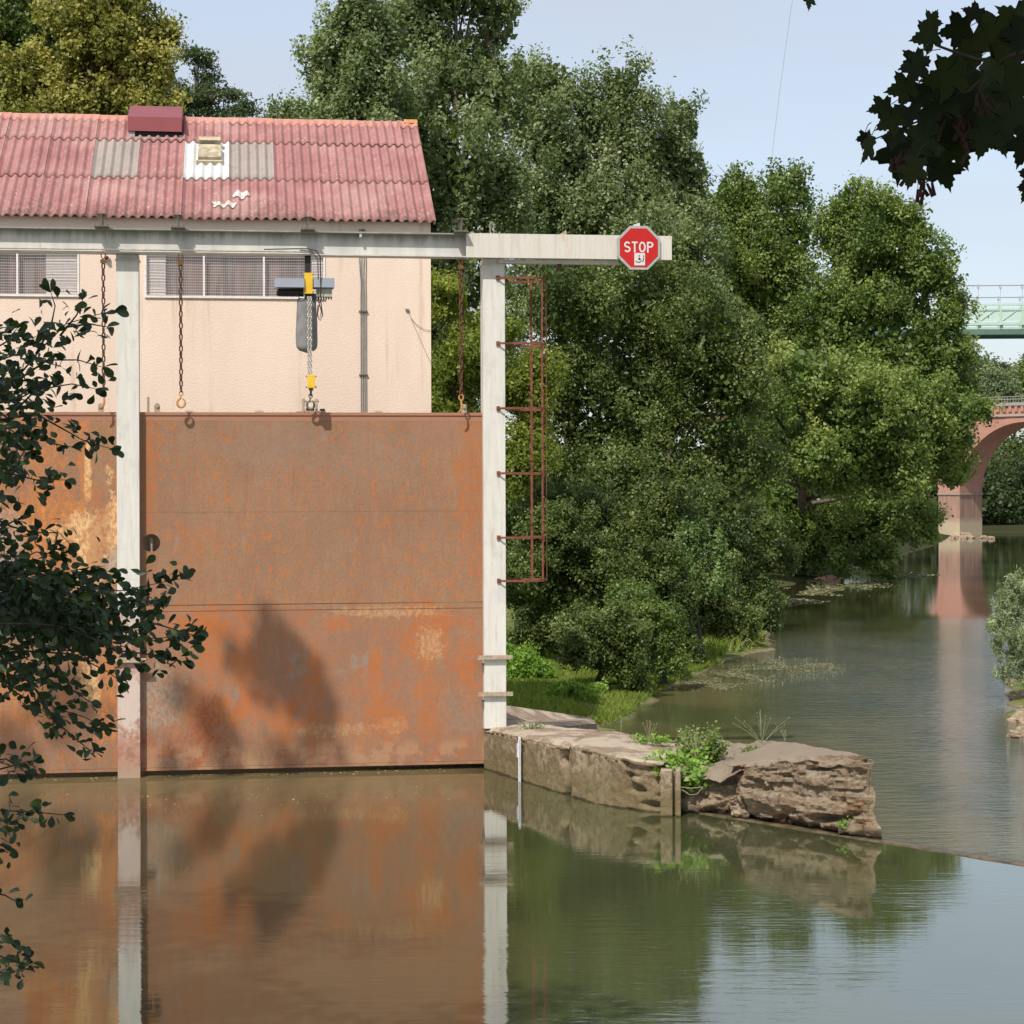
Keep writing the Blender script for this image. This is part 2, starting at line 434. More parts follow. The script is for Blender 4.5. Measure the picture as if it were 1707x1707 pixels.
def m_water(name, pool):
    n = NT(name)
    p = n.geo()
    x, y, z = n.xyz(p)
    if pool:
        r1 = n.noise(1.0, 3, 0.55, n.mp((1.5, 8.0, 1), vec=p), .4)
        r2 = n.noise(1.0, 3, 0.55, n.mp((7.0, 26.0, 1), vec=p))
        h = n.math('ADD', r1, n.math('MULTIPLY', r2, 0.22))
        ok = n.step(y, 31.0, 18.0)
        amp = n.math('ADD', 0.25, n.math('MULTIPLY', ok, 0.6))
        h = n.math('MULTIPLY', h, amp)
        h = n.math('MULTIPLY', h, n.math('ADD', .35, n.step(n.noise(.35, 3, .5, p), .38, .62)))
        b = n.bump(h, 1.0, 0.0030)
        body = n.mix(n.step(n.noise(0.25, 3, 0.5, p), 0.3, 0.7), (0.064, 0.070, 0.030), (0.054, 0.061, 0.027))
        left = n.step(x, 0.6, -1.5)
        body = n.mix(n.step(x, 0.5, -0.5), body, (0.050, 0.042, 0.020))
        body = n.mix(n.math('MULTIPLY', n.step(y, 29.0, 34.5), left), body, (0.13, 0.10, 0.048))
        rough = 0.015
    else:
        r1 = n.noise(1.0, 4, 0.6, n.mp((1.3, 4.2, 1), vec=p), .5)
        r2 = n.noise(1.0, 4, 0.6, n.mp((5, 14.0, 1), vec=p), .5)
        h = n.math('ADD', r1, n.math('MULTIPLY', r2, 0.35))
        big = n.noise(0.12, 4, 0.6, n.mp((1, 0.5, 1), vec=p))
        riff = n.math('MULTIPLY', n.step(y, 88.0, 66.0), n.step(x, 3.0, 9.0))
        near = n.step(y, 60.0, 40.0)
        am = n.math('ADD', 0.03, n.math('MULTIPLY', n.math('MAXIMUM', riff, n.math('MULTIPLY', near, 0.10)), n.math('ADD', 0.6, big)))
        b = n.bump(n.math('MULTIPLY', h, am), 1.0, 0.036)
        bed = n.step(n.noise(0.22, 5, 0.6, n.mp((1, 0.45, 1), vec=p)), 0.42, 0.62)
        body = n.mix(bed, (0.060, 0.064, 0.028), (0.105, 0.092, 0.042))
        weed = n.step(n.noise(0.6, 5, 0.65, n.mp((0.5, 1.3, 1), (3, 1, 0), vec=p)), 0.58, 0.68)
        body = n.mix(n.math('MULTIPLY', weed, 0.7), body, (0.035, 0.04, 0.02))
        rough = 0.03
    fr = n.n('Fresnel'); fr.inputs['IOR'].default_value = 1.333
    n.t.links.new(b, fr.inputs['Normal'])
    fac = n.math('POWER', fr.outputs[0], 0.60 if pool else 0.48)
    df = n.n('BsdfDiffuse'); n.set(df.inputs['Color'], body)
    gl = n.n('BsdfGlossy'); gl.inputs['Roughness'].default_value = rough
    gl.inputs['Color'].default_value = (0.90, 0.93, 0.91, 1) if pool else (0.94, 0.95, 0.94, 1)
    n.t.links.new(b, gl.inputs['Normal'])
    ms = n.n('MixShader')
    if pool:                             # scummy film along the gates
        fac = n.math('MULTIPLY', fac, n.math('SUBTRACT', 1.0, n.math('MULTIPLY', n.math('MULTIPLY', n.step(n.math('ADD', y, n.math('MULTIPLY', n.noise(.5, 5, .7, p), 1.2)), 32.6, 34.3), left), 0.5)))
    if not pool:                         # shallow stretch behind the pier: the bed shows through
        sn = n.noise(0.3, 5, 0.65, n.mp((1, .6, 1), vec=p))
        sh = n.math('MULTIPLY', n.step(n.math('ADD', x, n.math('MULTIPLY', sn, 6.0)), 13.5, 9.0), n.step(y, 74, 58))
        fac = n.math('MULTIPLY', fac, n.math('SUBTRACT', 1.0, n.math('MULTIPLY', sh, 0.42)))
    n.set(ms.inputs[0], fac)
    n.t.links.new(df.outputs[0], ms.inputs[1]); n.t.links.new(gl.outputs[0], ms.inputs[2])
    return n.done(ms.outputs[0])

def m_ground():
    n = NT('river_bank_soil')
    p = n.geo()
    x, y, z = n.xyz(p)
    f = n.noise(0.8, 6, 0.65, p)
    dirt = n.mix(n.step(f, 0.4, 0.6), (0.27, 0.20, 0.13), (0.16, 0.115, 0.075))
    peb = n.step(n.vor(5, p), 0.35, 0.15)
    dirt = n.mix(n.math('MULTIPLY', peb, 0.5), dirt, (0.45, 0.38, 0.29))
    grass = n.mix(n.step(n.noise(2.2, 6, 0.7, p), 0.4, 0.6), (0.075, 0.115, 0.025), (0.17, 0.16, 0.06))
    g = n.step(n.math('ADD', z, n.math('MULTIPLY', f, 0.5)), -0.22, -0.08)
    col = n.mix(g, dirt, grass)
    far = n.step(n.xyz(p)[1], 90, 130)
    col = n.mix(n.math('MULTIPLY', far, 0.95), col, (0.028, 0.030, 0.013))  # far ground near black: tree shade painted into the soil colour
    w = n.step(z, RIVER + 0.05, RIVER - 0.02)
    col = n.mix(w, col, (0.09, 0.065, 0.04))
    return n.done(n.bsdf(col, 0.95, 0, n.bump(n.noise(6, 6, 0.7, p), 0.6, 0.08), 0.1))

# ------------------------------------------------------------------ object helpers
class MB:
    def __init__(s): s.v = []; s.f = []
    def add(s, vs, fs):
        o = len(s.v)
        s.v += [Vector(v) for v in vs]
        s.f += [tuple(i + o for i in f) for f in fs]
        return s
    def box(s, x0, x1, y0, y1, z0, z1, bev=0.0, xf=None):
        if bev <= 0:
            vs = [(x0, y0, z0), (x1, y0, z0), (x1, y1, z0), (x0, y1, z0), (x0, y0, z1), (x1, y0, z1), (x1, y1, z1), (x0, y1, z1)]
            fs = [(0, 3, 2, 1), (4, 5, 6, 7), (0, 1, 5, 4), (1, 2, 6, 5), (2, 3, 7, 6), (3, 0, 4, 7)]
        else:
            bm = bmesh.new()
            bmesh.ops.create_cube(bm, size=1)
            for v in bm.verts:
                v.co = Vector(((x0 + x1) / 2 + v.co.x * (x1 - x0), (y0 + y1) / 2 + v.co.y * (y1 - y0), (z0 + z1) / 2 + v.co.z * (z1 - z0)))
            bmesh.ops.bevel(bm, geom=list(bm.edges), offset=bev, segments=2, affect='EDGES', profile=0.6)
            bm.verts.index_update()
            vs = [v.co.copy() for v in bm.verts]; fs = [tuple(v.index for v in f.verts) for f in bm.faces]
            bm.free()
        if xf: vs = [xf(*v) for v in vs]
        return s.add(vs, fs)
    def tube(s, pts, r, seg=8, cap=True):
        pts = [Vector(p) for p in pts]
        rs = r if isinstance(r, (list, tuple)) else [r] * len(pts)
        vs = []; fs = []
        up = None
        for i, p in enumerate(pts):
            t = (pts[min(i + 1, len(pts) - 1)] - pts[max(i - 1, 0)])
            if t.length < 1e-9: t = Vector((0, 0, 1))
            t.normalize()
            if up is None: up = t.orthogonal().normalized()
            up = (up - t * up.dot(t))
            if up.length < 1e-6: up = t.orthogonal()
            up.normalize()
            w = t.cross(up)
            for k in range(seg):
                a = 2 * math.pi * k / seg
                vs.append(p + (up * math.cos(a) + w * math.sin(a)) * rs[i])
        for i in range(len(pts) - 1):
            for k in range(seg):
                k2 = (k + 1) % seg
                fs.append((i * seg + k, i * seg + k2, (i + 1) * seg + k2, (i + 1) * seg + k))
        if cap:
            fs.append(tuple(range(seg))[::-1]); fs.append(tuple((len(pts) - 1) * seg + k for k in range(seg)))
        return s.add(vs, fs)
    def ring(s, pts, r, seg=6):            # closed tube
        n = len(pts); pts = [Vector(p) for p in pts]
        nrm = (pts[n // 3] - pts[0]).cross(pts[2 * n // 3] - pts[0]).normalized()
        vs = []; fs = []
        for i, p in enumerate(pts):
            t = (pts[(i + 1) % n] - pts[i - 1]).normalized(); w = t.cross(nrm)
            for k in range(seg):
                a = 2 * math.pi * k / seg
                vs.append(p + (nrm * math.cos(a) + w * math.sin(a)) * r)
        for i in range(n):
            for k in range(seg):
                k2 = (k + 1) % seg; j = (i + 1) % n
                fs.append((i * seg + k, i * seg + k2, j * seg + k2, j * seg + k))
        return s.add(vs, fs)
    def prism(s, poly, d0, d1, xf=lambda a, b, d: (a, d, b)):   # polygon in x,z; extruded in y
        n = len(poly)
        vs = [xf(a, b, d0) for a, b in poly] + [xf(a, b, d1) for a, b in poly]
        fs = [tuple(range(n)), tuple(range(2 * n - 1, n - 1, -1))] + [(i, i + n, (i + 1) % n + n, (i + 1) % n) for i in range(n)]
        return s.add(vs, fs)
    def grid(s, P):                        # P: list of rows of points
        nr, nc = len(P), len(P[0])
        return s.add([p for r in P for p in r], [(i * nc + j, i * nc + j + 1, (i + 1) * nc + j + 1, (i + 1) * nc + j) for i in range(nr - 1) for j in range(nc - 1)])

def tagp(o, label=None, cat=None, group=None, kind=None):
    if label: o['label'] = label
    if cat: o['category'] = cat
    if group: o['group'] = group
    if kind: o['kind'] = kind
    return o
def thing(name, label, cat, loc=(0, 0, 0), rotz=0.0, group=None):
    o = bpy.data.objects.new(name, None)
    COL.objects.link(o)
    o.empty_display_size = 0.3
    o.matrix_world = Matrix.Translation(loc) @ Matrix.Rotation(rotz, 4, 'Z')
    o['_m'] = [loc[0], loc[1], loc[2], rotz]
    return tagp(o, label, cat, group)
def split(o):
    me = o.data; n_ = len(me.vertices); par = list(range(n_))
    def f(i):
        while par[i] != i: par[i] = par[par[i]]; i = par[i]
        return i
    for p in me.polygons:
        v = p.vertices
        for k in v[1:]: par[f(k)] = f(v[0])
    gr = {}
    for p in me.polygons: gr.setdefault(f(p.vertices[0]), []).append(tuple(p.vertices))
    outs = []
    for r_, fs in gr.items():
        ids = sorted({i for q in fs for i in q}); mp_ = {a_: b_ for b_, a_ in enumerate(ids)}
        m2 = bpy.data.meshes.new(o.name); m2.from_pydata([tuple(me.vertices[i].co) for i in ids], [], [tuple(mp_[i] for i in q) for q in fs])
        m2.materials.append(me.materials[0])
        c = o.copy(); c.data = m2; COL.objects.link(c); outs.append(c)
    nm = o.name.split('.')[0]; bpy.data.objects.remove(o)
    return outs
def rootm(o):
    while o.parent: o = o.parent
    if '_m' in o:
        a = o['_m']
        return Matrix.Translation((a[0], a[1], a[2])) @ Matrix.Rotation(a[3], 4, 'Z')
    return Matrix.Identity(4)
def obj(name, mb, mat, parent=None, worldc=False, smooth=False, label=None):
    me = bpy.data.meshes.new(name)
    vs = mb.v
    if worldc and parent:
        inv = rootm(parent).inverted()
        vs = [inv @ v for v in vs]
    me.from_pydata([tuple(v) for v in vs], [], mb.f)
    bm = bmesh.new(); bm.from_mesh(me)
    bmesh.ops.recalc_face_normals(bm, faces=bm.faces)
    bm.to_mesh(me); bm.free()
    if smooth:
        me.polygons.foreach_set('use_smooth', [True] * len(me.polygons))
    if name.endswith('_water') and me.polygons[0].normal.z < 0: me.flip_normals()
    me.materials.append(mat)
    o = bpy.data.objects.new(name, me)
    COL.objects.link(o)
    if parent: o.parent = parent
    if label: o['label'] = label
    return o
def struct(name, mb, mat, kind='structure'):
    o = obj(name, mb, mat); o['kind'] = kind
    return o
def npmesh(name, V, Fq, mat, parent=None, tint=None, nside=4):
    """V (n,3) world coordinates, Fq (m,nside) faces"""
    if parent:
        inv = np.array(rootm(parent).inverted())
        V = V @ inv[:3, :3].T + inv[:3, 3]
    me = bpy.data.meshes.new(name)
    me.vertices.add(len(V)); me.vertices.foreach_set('co', np.ascontiguousarray(V, dtype=np.float32).ravel())
    m = len(Fq)
    me.loops.add(m * nside); me.loops.foreach_set('vertex_index', np.ascontiguousarray(Fq, dtype=np.int32).ravel())
    me.polygons.add(m)
    me.polygons.foreach_set('loop_start', np.arange(0, m * nside, nside, dtype=np.int32))
    me.polygons.foreach_set('loop_total', np.full(m, nside, dtype=np.int32))
    me.update(calc_edges=True)
    if tint is not None:
        a = me.attributes.new('tint', 'FLOAT', 'FACE')
        a.data.foreach_set('value', np.clip(tint, 0, 1).astype(np.float32))
    me.materials.append(mat)
    o = bpy.data.objects.new(name, me)
    COL.objects.link(o)
    if parent: o.parent = parent
    return o

# ================================================================== THE SETTING
MAT_POOL = m_water('calm_pool_water', True)
MAT_RIVER = m_water('river_water', False)
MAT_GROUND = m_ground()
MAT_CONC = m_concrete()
MAT_ROCK = m_rock()
BARK = m_bark()
BARK_D = m_bark('dark_bark', (0.07, 0.055, 0.045))

# -- water
pe = onz(1463, 1402, 0.0); pw = onz(1707, 1441, 0.0)
wd = (pw - pe).normalized()
we = pe + wd * 45
pts = [W(-40, 0.9, 0), W(-0.3, 0.9, 0), onz(900, 1300, 0), onz(1000, 1320, 0), onz(1130, 1340, 0), onz(1300, 1370, 0), pe, we,
       Vector((we.x, -25, 0)), Vector((-60, -25, 0))]
mb = MB(); mb.add([(p.x, p.y, 0.0) for p in pts], [tuple(range(len(pts)))])
struct('pool_water', mb, MAT_POOL)
mb = MB()
mb.add([(-250, -25, RIVER), (400, -25, RIVER), (400, 300, RIVER), (-250, 300, RIVER)], [(0, 1, 2, 3)])
struct('river_water', mb, MAT_RIVER)

# -- banks
def shore(pts):
    P = sorted([(p.y, p.x) for p in (onz(a, b, RIVER) for a, b in pts)])
    return np.array([p[0] for p in P]), np.array([p[1] for p in P])
SY, SX = shore([(1030, 1222), (1000, 1214), (1040, 1198), (1078, 1165), (1130, 1136), (1190, 1110), (1285, 1082), (1275, 1050), (1240, 1010), (1290, 980), (1420, 948), (1560, 908), (1585, 893)])
def shoreX(y): return float(np.interp(y, SY, SX))
def nz2(x, y, s): return noise.noise(Vector((x * s, y * s, 3.1)))
ds = [2.5, 1.2, 0.5, 0.15, -0.1, -0.3, -0.6, -1.0, -1.5, -2.1, -3, -4, -5.5, -7.5, -10, -14, -20, -30, -50, -90, -160]
rows = []
yy = 36.6
while yy < 262:
    row = []
    for d in ds:
        x = shoreX(yy) + d + nz2(0, yy, 0.5) * 0.5
        h = RIVER + (-0.25 * d if d > 0 else 0.06 + 0.13 * min(-d, 2.2) + 0.008 * max(-d - 2.2, 0))
        if d > 0: h = RIVER - 0.25 * d
        h += nz2(x, yy, 0.9) * 0.09 * min(1, abs(d)) + nz2(x, yy, 0.25) * 0.25 * min(1, abs(d) / 4)
        row.append(Vector((x, yy, min(h, 4.5))))
    rows.append(row)
    yy += 0.35 if yy < 75 else 2.0
mb = MB(); mb.grid(rows); o = struct('left_bank', mb, MAT_GROUND)
rows = []
yy = 40.0
RY, RX = np.array([40, 45.5, 47, 50, 54, 58, 70, 120, 200, 262]), np.array([12.6, 12.1, 11.9, 12.7, 13.6, 15.2, 21, 40, 62, 78])
while yy < 262:
    row = []
    for d in ds:
        x = float(np.interp(yy, RY, RX)) - d + nz2(9, yy, 0.7) * 0.5
        h = RIVER - 0.25 * d if d > 0 else RIVER + 0.05 + 0.16 * min(-d, 8)
        h += nz2(x, yy, 0.9) * 0.1 * min(1, abs(d))
        row.append(Vector((x, yy, h)))
    rows.append(row)
    yy += 0.4 if yy < 70 else 3.0
mb = MB(); mb.grid(rows); struct('right_bank', mb, MAT_GROUND)
rows = []
for y, h in ((252, -0.7), (256, -0.3), (260, .3), (270, .7), (290, 1.2), (320, 2), (345, 5), (380, 9), (460, 15), (700, 16), (1500, 14)):
    rows.append([Vector((x, y + nz2(x, y, .03) * 3, h + nz2(x, y, 0.02) * 1.2 * (y > 262))) for x in range(-700, 900, 20)])
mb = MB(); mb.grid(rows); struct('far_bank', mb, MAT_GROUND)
rows = []
for i in range(26):
    y = -25 + i * 1.2
    rows.append([Vector((x, y + nz2(x, y, .3) * .4, (3.4 if y < 1.0 else 3.4 - (y - 1.0) * 1.1) + nz2(x, y, .5) * .12)) for x in np.arange(-30, 30, 1.0)])
mb = MB(); mb.grid(rows); struct('near_bank', mb, MAT_GROUND)
rows = []
for i in range(30):
    y = 2 + i * 1.1
    rows.append([Vector((-9.5 - 0.35 * (y > 8) * (y - 8) - k * 1.2 + nz2(k, y, .5) * .5, y, -0.8 + min(k * 0.55, 3.2) + nz2(k, y, .6) * .15)) for k in range(18)])
mb = MB(); mb.grid(rows); struct('side_bank', mb, MAT_GROUND)

# -- weir crest running off from the end of the pier
t = thing('weir_crest', 'long low concrete weir edge running from the pier to the right', 'weir', tuple(pe), math.atan2(wd.y, wd.x))
mb = MB()
N = 120
rows = [[], [], [], []]
for i in range(N + 1):
    x = -4.2 + i * 0.3; j = nz2(x, 0, 1.3) * 0.035
    if x < 0: j += 0.0
    j2 = nz2(x, 7, 1.1) * .05; rows[0].append((x, -0.14 + j + j2, -0.15)); rows[1].append((x, -0.07 + j + j2, 0.014 + nz2(x, 4, 2) * 0.012)); rows[2].append((x, 0.12 + j, 0.016 + nz2(x, 9, 2) * 0.012)); rows[3].append((x, 0.30 + j, -0.6))
mb.grid(rows)
n = NT('wet_weir_edge')
p_ = n.geo()
cc = n.mix(n.step(n.noise(3, 5, 0.7, p_), 0.4, 0.6), (0.13, 0.09, 0.05), (0.055, 0.045, 0.025))
MAT_WEIR = n.done(n.bsdf(cc, 0.35, 0, n.bump(n.noise(20, 4, 0.6, p_), 0.4, 0.02), 0.5))
obj('crest', mb, MAT_WEIR, t, smooth=True)

# ================================================================== PIER
pier = thing('concrete_pier', 'low weathered concrete pier jutting from the foot of the white post into the water', 'pier', tuple(onz(808, 1282, 0)))
def loft(stations, ncol, disp, seed, rough_fn):
    """stations: (fx,fy) waterline pixel, z top, (bx,by) back top pixel -> cross sections"""
    fr = []; zt = []; bk = []
    for (fx, fy), z, (bx, by) in stations:
        fr.append(onz(fx, fy, 0.0)); zt.append(z); bk.append(onz(bx, by, z))
    n_ = len(stations)
    L = [0.0]
    for i in range(1, n_): L.append(L[-1] + (fr[i] - fr[i - 1]).length)
    def interp(arr, s):
        for i in range(1, n_):
            if s <= L[i] or i == n_ - 1:
                k = (s - L[i - 1]) / (L[i] - L[i - 1]); return arr[i - 1] * (1 - k) + arr[i] * k
    rows = []
    for c in range(ncol + 1):
        s = L[-1] * c / ncol
        f = interp(fr, s); z = interp(zt, s); b = interp(bk, s)
        nrm = Vector((-(fr[-1] - fr[0]).y, (fr[-1] - fr[0]).x, 0)).normalized()
        if nrm.y > 0: nrm = -nrm
        col = []
        for i in range(9): col.append((f.x, f.y, -0.8 + 0.8 * i / 9, 0))
        for i in range(30): col.append((f.x, f.y, z * i / 30, 1))
        for i in range(21):
            k = i / 20
            col.append((f.x * (1 - k) + b.x * k, f.y * (1 - k) + b.y * k, z, 2))
        for i in range(1, 9): col.append((b.x, b.y, z - (z + 1.2) * i / 8, 3))
        row = []
        for (x, y, zz, w_) in col:
            p = Vector((x, y, zz))
            d = rough_fn(p + Vector((seed, 0, 0)), s / L[-1], w_)
            if w_ <= 1: q = p + nrm * d
            elif w_ == 2: q = p + Vector((0, 0, d * 0.5))
            else: q = p - nrm * d
            if w_ == 1 and zz > z * 0.9 or (w_ == 2 and ((x - f.x) ** 2 + (y - f.y) ** 2) < 0.01):
                q.z -= 0.03 + abs(noise.noise(p * 3)) * 0.06 * disp
            row.append(q)
        rows.append(row)
    m = MB(); m.grid(rows)
    # end caps
    for r_ in (rows[0], rows[-1]): m.add(r_, [tuple(range(len(r_)))])
    return m
def rf_conc(p, s, w):
    d = noise.fractal(p * 2.0, 1.0, 2.0, 4) * 0.022 + noise.fractal(p * 9, .8, 2.0, 4) * 0.012
    # crack near the middle, chipped edge
    cr = math.exp(-((s - 0.575 + noise.noise(p * 2.5) * 0.035) / 0.013) ** 2)
    d -= cr * (0.30 if p.z < .6 else .16) * (1 if w <= 1 else 0.4)
    if w <= 1 and s > 0.86:                       # broken masonry
        d -= 0.08 + 0.34 * max(0, noise.noise(Vector((p.x * 2.2, p.y * 2.2, p.z * 8))) + .1)
    if w <= 1 and s > 0.6:
        d -= 0.05 * max(0, noise.noise(p * 1.3))
    return d
mb = loft([((808, 1282), .76, (846, 1196)), ((873, 1303), .80, (936, 1212)), ((982, 1337), .87, (1030, 1219)), ((1054, 1352), .80, (1100, 1236)), ((1105, 1357), .78, (1150, 1240))], 260, 1.0, 0.0, rf_conc)
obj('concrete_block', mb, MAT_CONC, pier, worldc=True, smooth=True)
def rf_rub(p, s, w):
    e = noise.fractal(Vector((p.x * 1.6, p.y * 1.6, p.z * 3.2)), .9, 2.0, 5) * 0.17 + noise.fractal(Vector((p.x * 6, p.y * 6, p.z * 13)), .8, 2.0, 4) * 0.06
    return e - abs(noise.noise(p * 6)) * .06 - (0.30 - .30 * max(0, .5 - p.z) if w <= 1 else 0.12)
mb = loft([((1105, 1357), .74, (1150, 1240)), ((1150, 1358), .70, (1202, 1234)), ((1200, 1364), .74, (1250, 1233)), ((1240, 1370), .86, (1290, 1233))], 140, 1.5, 3.0, rf_rub)
obj('rubble_core', mb, MAT_ROCK, pier, worldc=True, label='crumbled rubble gap in the pier')
def rf_rock(p, s, w):
    wz = p.z + noise.noise(p * 1.1) * .10 + noise.noise(p * 4) * .03
    L_ = p.x * .6 - p.y * .8
    row = math.floor(wz / .17); fz = wz / .17 - row
    bx = L_ / .46 + row * .5 + noise.noise(Vector((row * 3.7, L_ * .7, 1))) * .8
    cb = math.floor(bx); fx = bx - cb
    off = noise.noise(Vector((cb * 7.3 + .5, row * 5.1 + .5, 2.2))) * .11
    j = max(math.exp(-(min(fz, 1 - fz) / .09) ** 2), .8 * math.exp(-(min(fx, 1 - fx) / .04) ** 2)) * (.6 + noise.noise(p * 2.3))
    d = off - max(0, j) * .045 + noise.fractal(p * 2.4, .9, 2.0, 5) * 0.04 + noise.fractal(Vector((p.x * 7, p.y * 7, p.z * 14)), .8, 2.0, 4) * 0.022
    d -= abs(noise.noise(Vector((p.x * 4, p.y * 4, p.z * 9)))) * .05 + abs(noise.noise(Vector((p.x * 11, p.y * 11, p.z * 20)))) * .025 - .02
    pit = max(0, noise.noise(Vector((p.x * 2.4, p.y * 2.4, p.z * 6.5)) + Vector((9, 0, 0))) - .25)
    if w <= 1:
        d -= pit * .7
        if s < 0.10: d -= (0.10 - s) * 2.0
        lowcut = max(0, 0.40 - p.z - s * 0.25)
        d -= lowcut * 0.8 * (s < 0.8)
    else:
        d = noise.fractal(p * 2.0, 1.0, 2.0, 4) * .035
    if s > .95: d = d * (1 - (s - .95) / .05 * .8) - (s - .95) * 1.0
    return d
mb = loft([((1215, 1366), .84, (1262, 1234)), ((1275, 1375), .98, (1290, 1236)), ((1340, 1385), 1.08, (1326, 1238)), ((1400, 1393), 1.15, (1386, 1250)), ((1452, 1399), 1.20, (1440, 1257))], 260, 1.3, 7.0, rf_rock)
_d = (onz(1461, 1400, 0) - onz(1215, 1366, 0)); _L = _d.length; _d.normalize(); _f0 = onz(1215, 1366, 0)
for v in mb.v:
    t_ = (v - _f0).dot(_d) / _L
    if t_ > .8: v += _d * ((1.2 - v.z) * .11 + noise.fractal(Vector((v.x * .3, v.z * 4.2, v.y * 2)), .9, 2.0, 4) * .09 - .03) * min(1.0, (t_ - .8) / .17)
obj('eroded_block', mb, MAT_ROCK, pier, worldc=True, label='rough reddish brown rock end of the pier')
a = onz(1108, 1359, 0); b = onz(1133, 1360, 0); tz = at(1118, 1284, a.y - 0.1).z
mb = MB(); dd = VD
def prf(x, y, z): return a + Vector((0.99, -0.1, 0)).normalized() * x + Vector((0.1, 0.99, 0)).normalized() * y + Vector((0, 0, z))
mb.box(-0.06, 0.125, -0.14, 0.25, -0.8, tz, 0.015, xf=prf)
mb.box(0.125, 0.175, -0.02, 0.25, -0.8, tz - 0.02, 0.0, xf=prf)
mb.box(0.175, 0.25, -0.14, 0.25, -0.8, tz, 0.01, xf=prf)
obj('slotted_pillar', mb, MAT_CONC, pier, worldc=True)
# loose stones on and below the rubble
MAT_STONE = simple('loose_stone', (0.36, 0.27, 0.19), .9, 0, .55, 6, .15, .5)
def stone(px, py, z, r, seed, label, par=None, grp=None):
    c = onz(px, py, z)
    bm = bmesh.new(); bmesh.ops.create_icosphere(bm, subdivisions=4, radius=r)
    bm.verts.index_update()
    for v in bm.verts:
        q = v.co / r
        v.co = Vector((v.co.x * 1.25, v.co.y, v.co.z * 0.7)) * (1 + 0.45 * noise.fractal(q * 1.3 + Vector((seed, 0, 0)), 1.0, 2.0, 4))
    m = MB(); m.add([v.co.copy() for v in bm.verts], [tuple(v.index for v in f.verts) for f in bm.faces]); bm.free()
    o = obj('stone', m, MAT_STONE)
    o.location = c
    return tagp(o, label, 'stone', grp)
stone(1238, 1350, .12, .15, 1, 'rusty stone lodged against the left foot of the rock end of the pier')
# river gravel at the right edge
for i, (px, py, r) in enumerate([(1700, 1163, .22), (1690, 1138, .18), (1703, 1226, .25), (1712, 1200, .3)]):
    stone(px, py, RIVER + .03, r, 20 + i, ['stone under the silvery willow at the right edge, half in water', 'pale stone tucked beneath the willow branches at the right edge', 'lowest stone at the right edge of the river, alone in the water', 'stone at the right edge just above the lowest one'][i], grp='stones at the right waterside')

# ground slab behind the right post
t = thing('concrete_apron', 'flat concrete apron behind the foot of the right white post', 'slab', tuple(onz(843, 1200, .5)))
mb = MB()
ap = [onz(845, 1214, .66), onz(930, 1212, .5), onz(995, 1206, .12), onz(985, 1196, .12), onz(900, 1186, .35), onz(845, 1176, .6), W(-2.0, 5.2, .6), W(-2.0, 0.5, .66)]
top = [Vector(p) for p in ap]
nA = len(top)
mb.add(top + [p - Vector((0, 0, 1.4)) for p in top], [tuple(range(nA)), tuple(range(2 * nA - 1, nA - 1, -1))] + [(i, i + nA, (i + 1) % nA + nA, (i + 1) % nA) for i in range(nA)])
obj('slab', mb, m_concrete('dry_concrete', False), t, worldc=True)

# ================================================================== STEELWORK
MAT_POST = m_painted('white_post_paint')
MAT_POSTF = m_painted('white_post_paint_stained_foot', True)
MAT_BEAM = m_beam(); MAT_CANT = m_cant()
MAT_RUST = simple('rust_red_steel', (0.22, 0.075, 0.045), 0.8, var=0.55, scale=9, bump=0.2)
MAT_RUSTD = simple('dark_rusty_chain', (0.13, 0.065, 0.045), 0.75, 0.3, 0.5, 20)
MAT_RUSTO = simple('orange_rusty_hook', (0.55, 0.27, 0.10), 0.8, 0, 0.35, 25)
MAT_GALV = simple('galvanised_steel', (0.36, 0.37, 0.34), 0.5, 0.5, 0.35, 8)
MAT_DARKS = simple('dark_weathered_steel', (0.20, 0.19, 0.15), 0.6, 0.3, 0.5, 9)
MAT_TANS = simple('tan_primed_steel', (0.42, 0.33, 0.24), 0.7, 0, 0.4, 14)
MAT_DARK = simple('black_rubber_gap_shade', (0.02, 0.02, 0.02), 0.6)  # black rubber; also paints the shade in the roof openings

zb_beam = {}
uR0, uR1 = uz(806.5, 900)[0], uz(843, 900)[0]
uL0, uL1 = uz(195, 900)[0], uz(232.5, 900)[0]
zbeam_bot = (uz(215, 420, -.22)[1] + uz(825, 431, -.22)[1]) / 2
def post(name, u0, u1, z0, label, mat, group):
    t = thing(name, label, 'post', tuple(W((u0 + u1) / 2, 0, z0)), TH, group)
    w = (u1 - u0) / 2
    H = zbeam_bot - z0
    m = MB()
    m.box(-w, w, 0, .02, 0, H, 0.004)                # front flange
    m.box(-w, w, .36, .38, 0, H, 0.004)              # rear flange
    m.box(-w + .0, -w + .014, .0205, .3595, 0, H)
    m.box(w - .014, w, .0205, .3595, 0, H)
    obj('shaft', m, mat, t)
    m = MB()
    m.box(-w - .02, w + .02, -.03, .40, H - .10, H - .085)
    obj('cap_plate', m, MAT_POST, t)
    return t
pr = post('steel_post', uR0, uR1, .74, 'white steel post standing on the end of the concrete pier', MAT_POST, 'gate posts')
pl = post('steel_post', uL0, uL1, -.4, 'white steel post with a pink stained foot rising from the water between two panels', MAT_POSTF, 'gate posts')
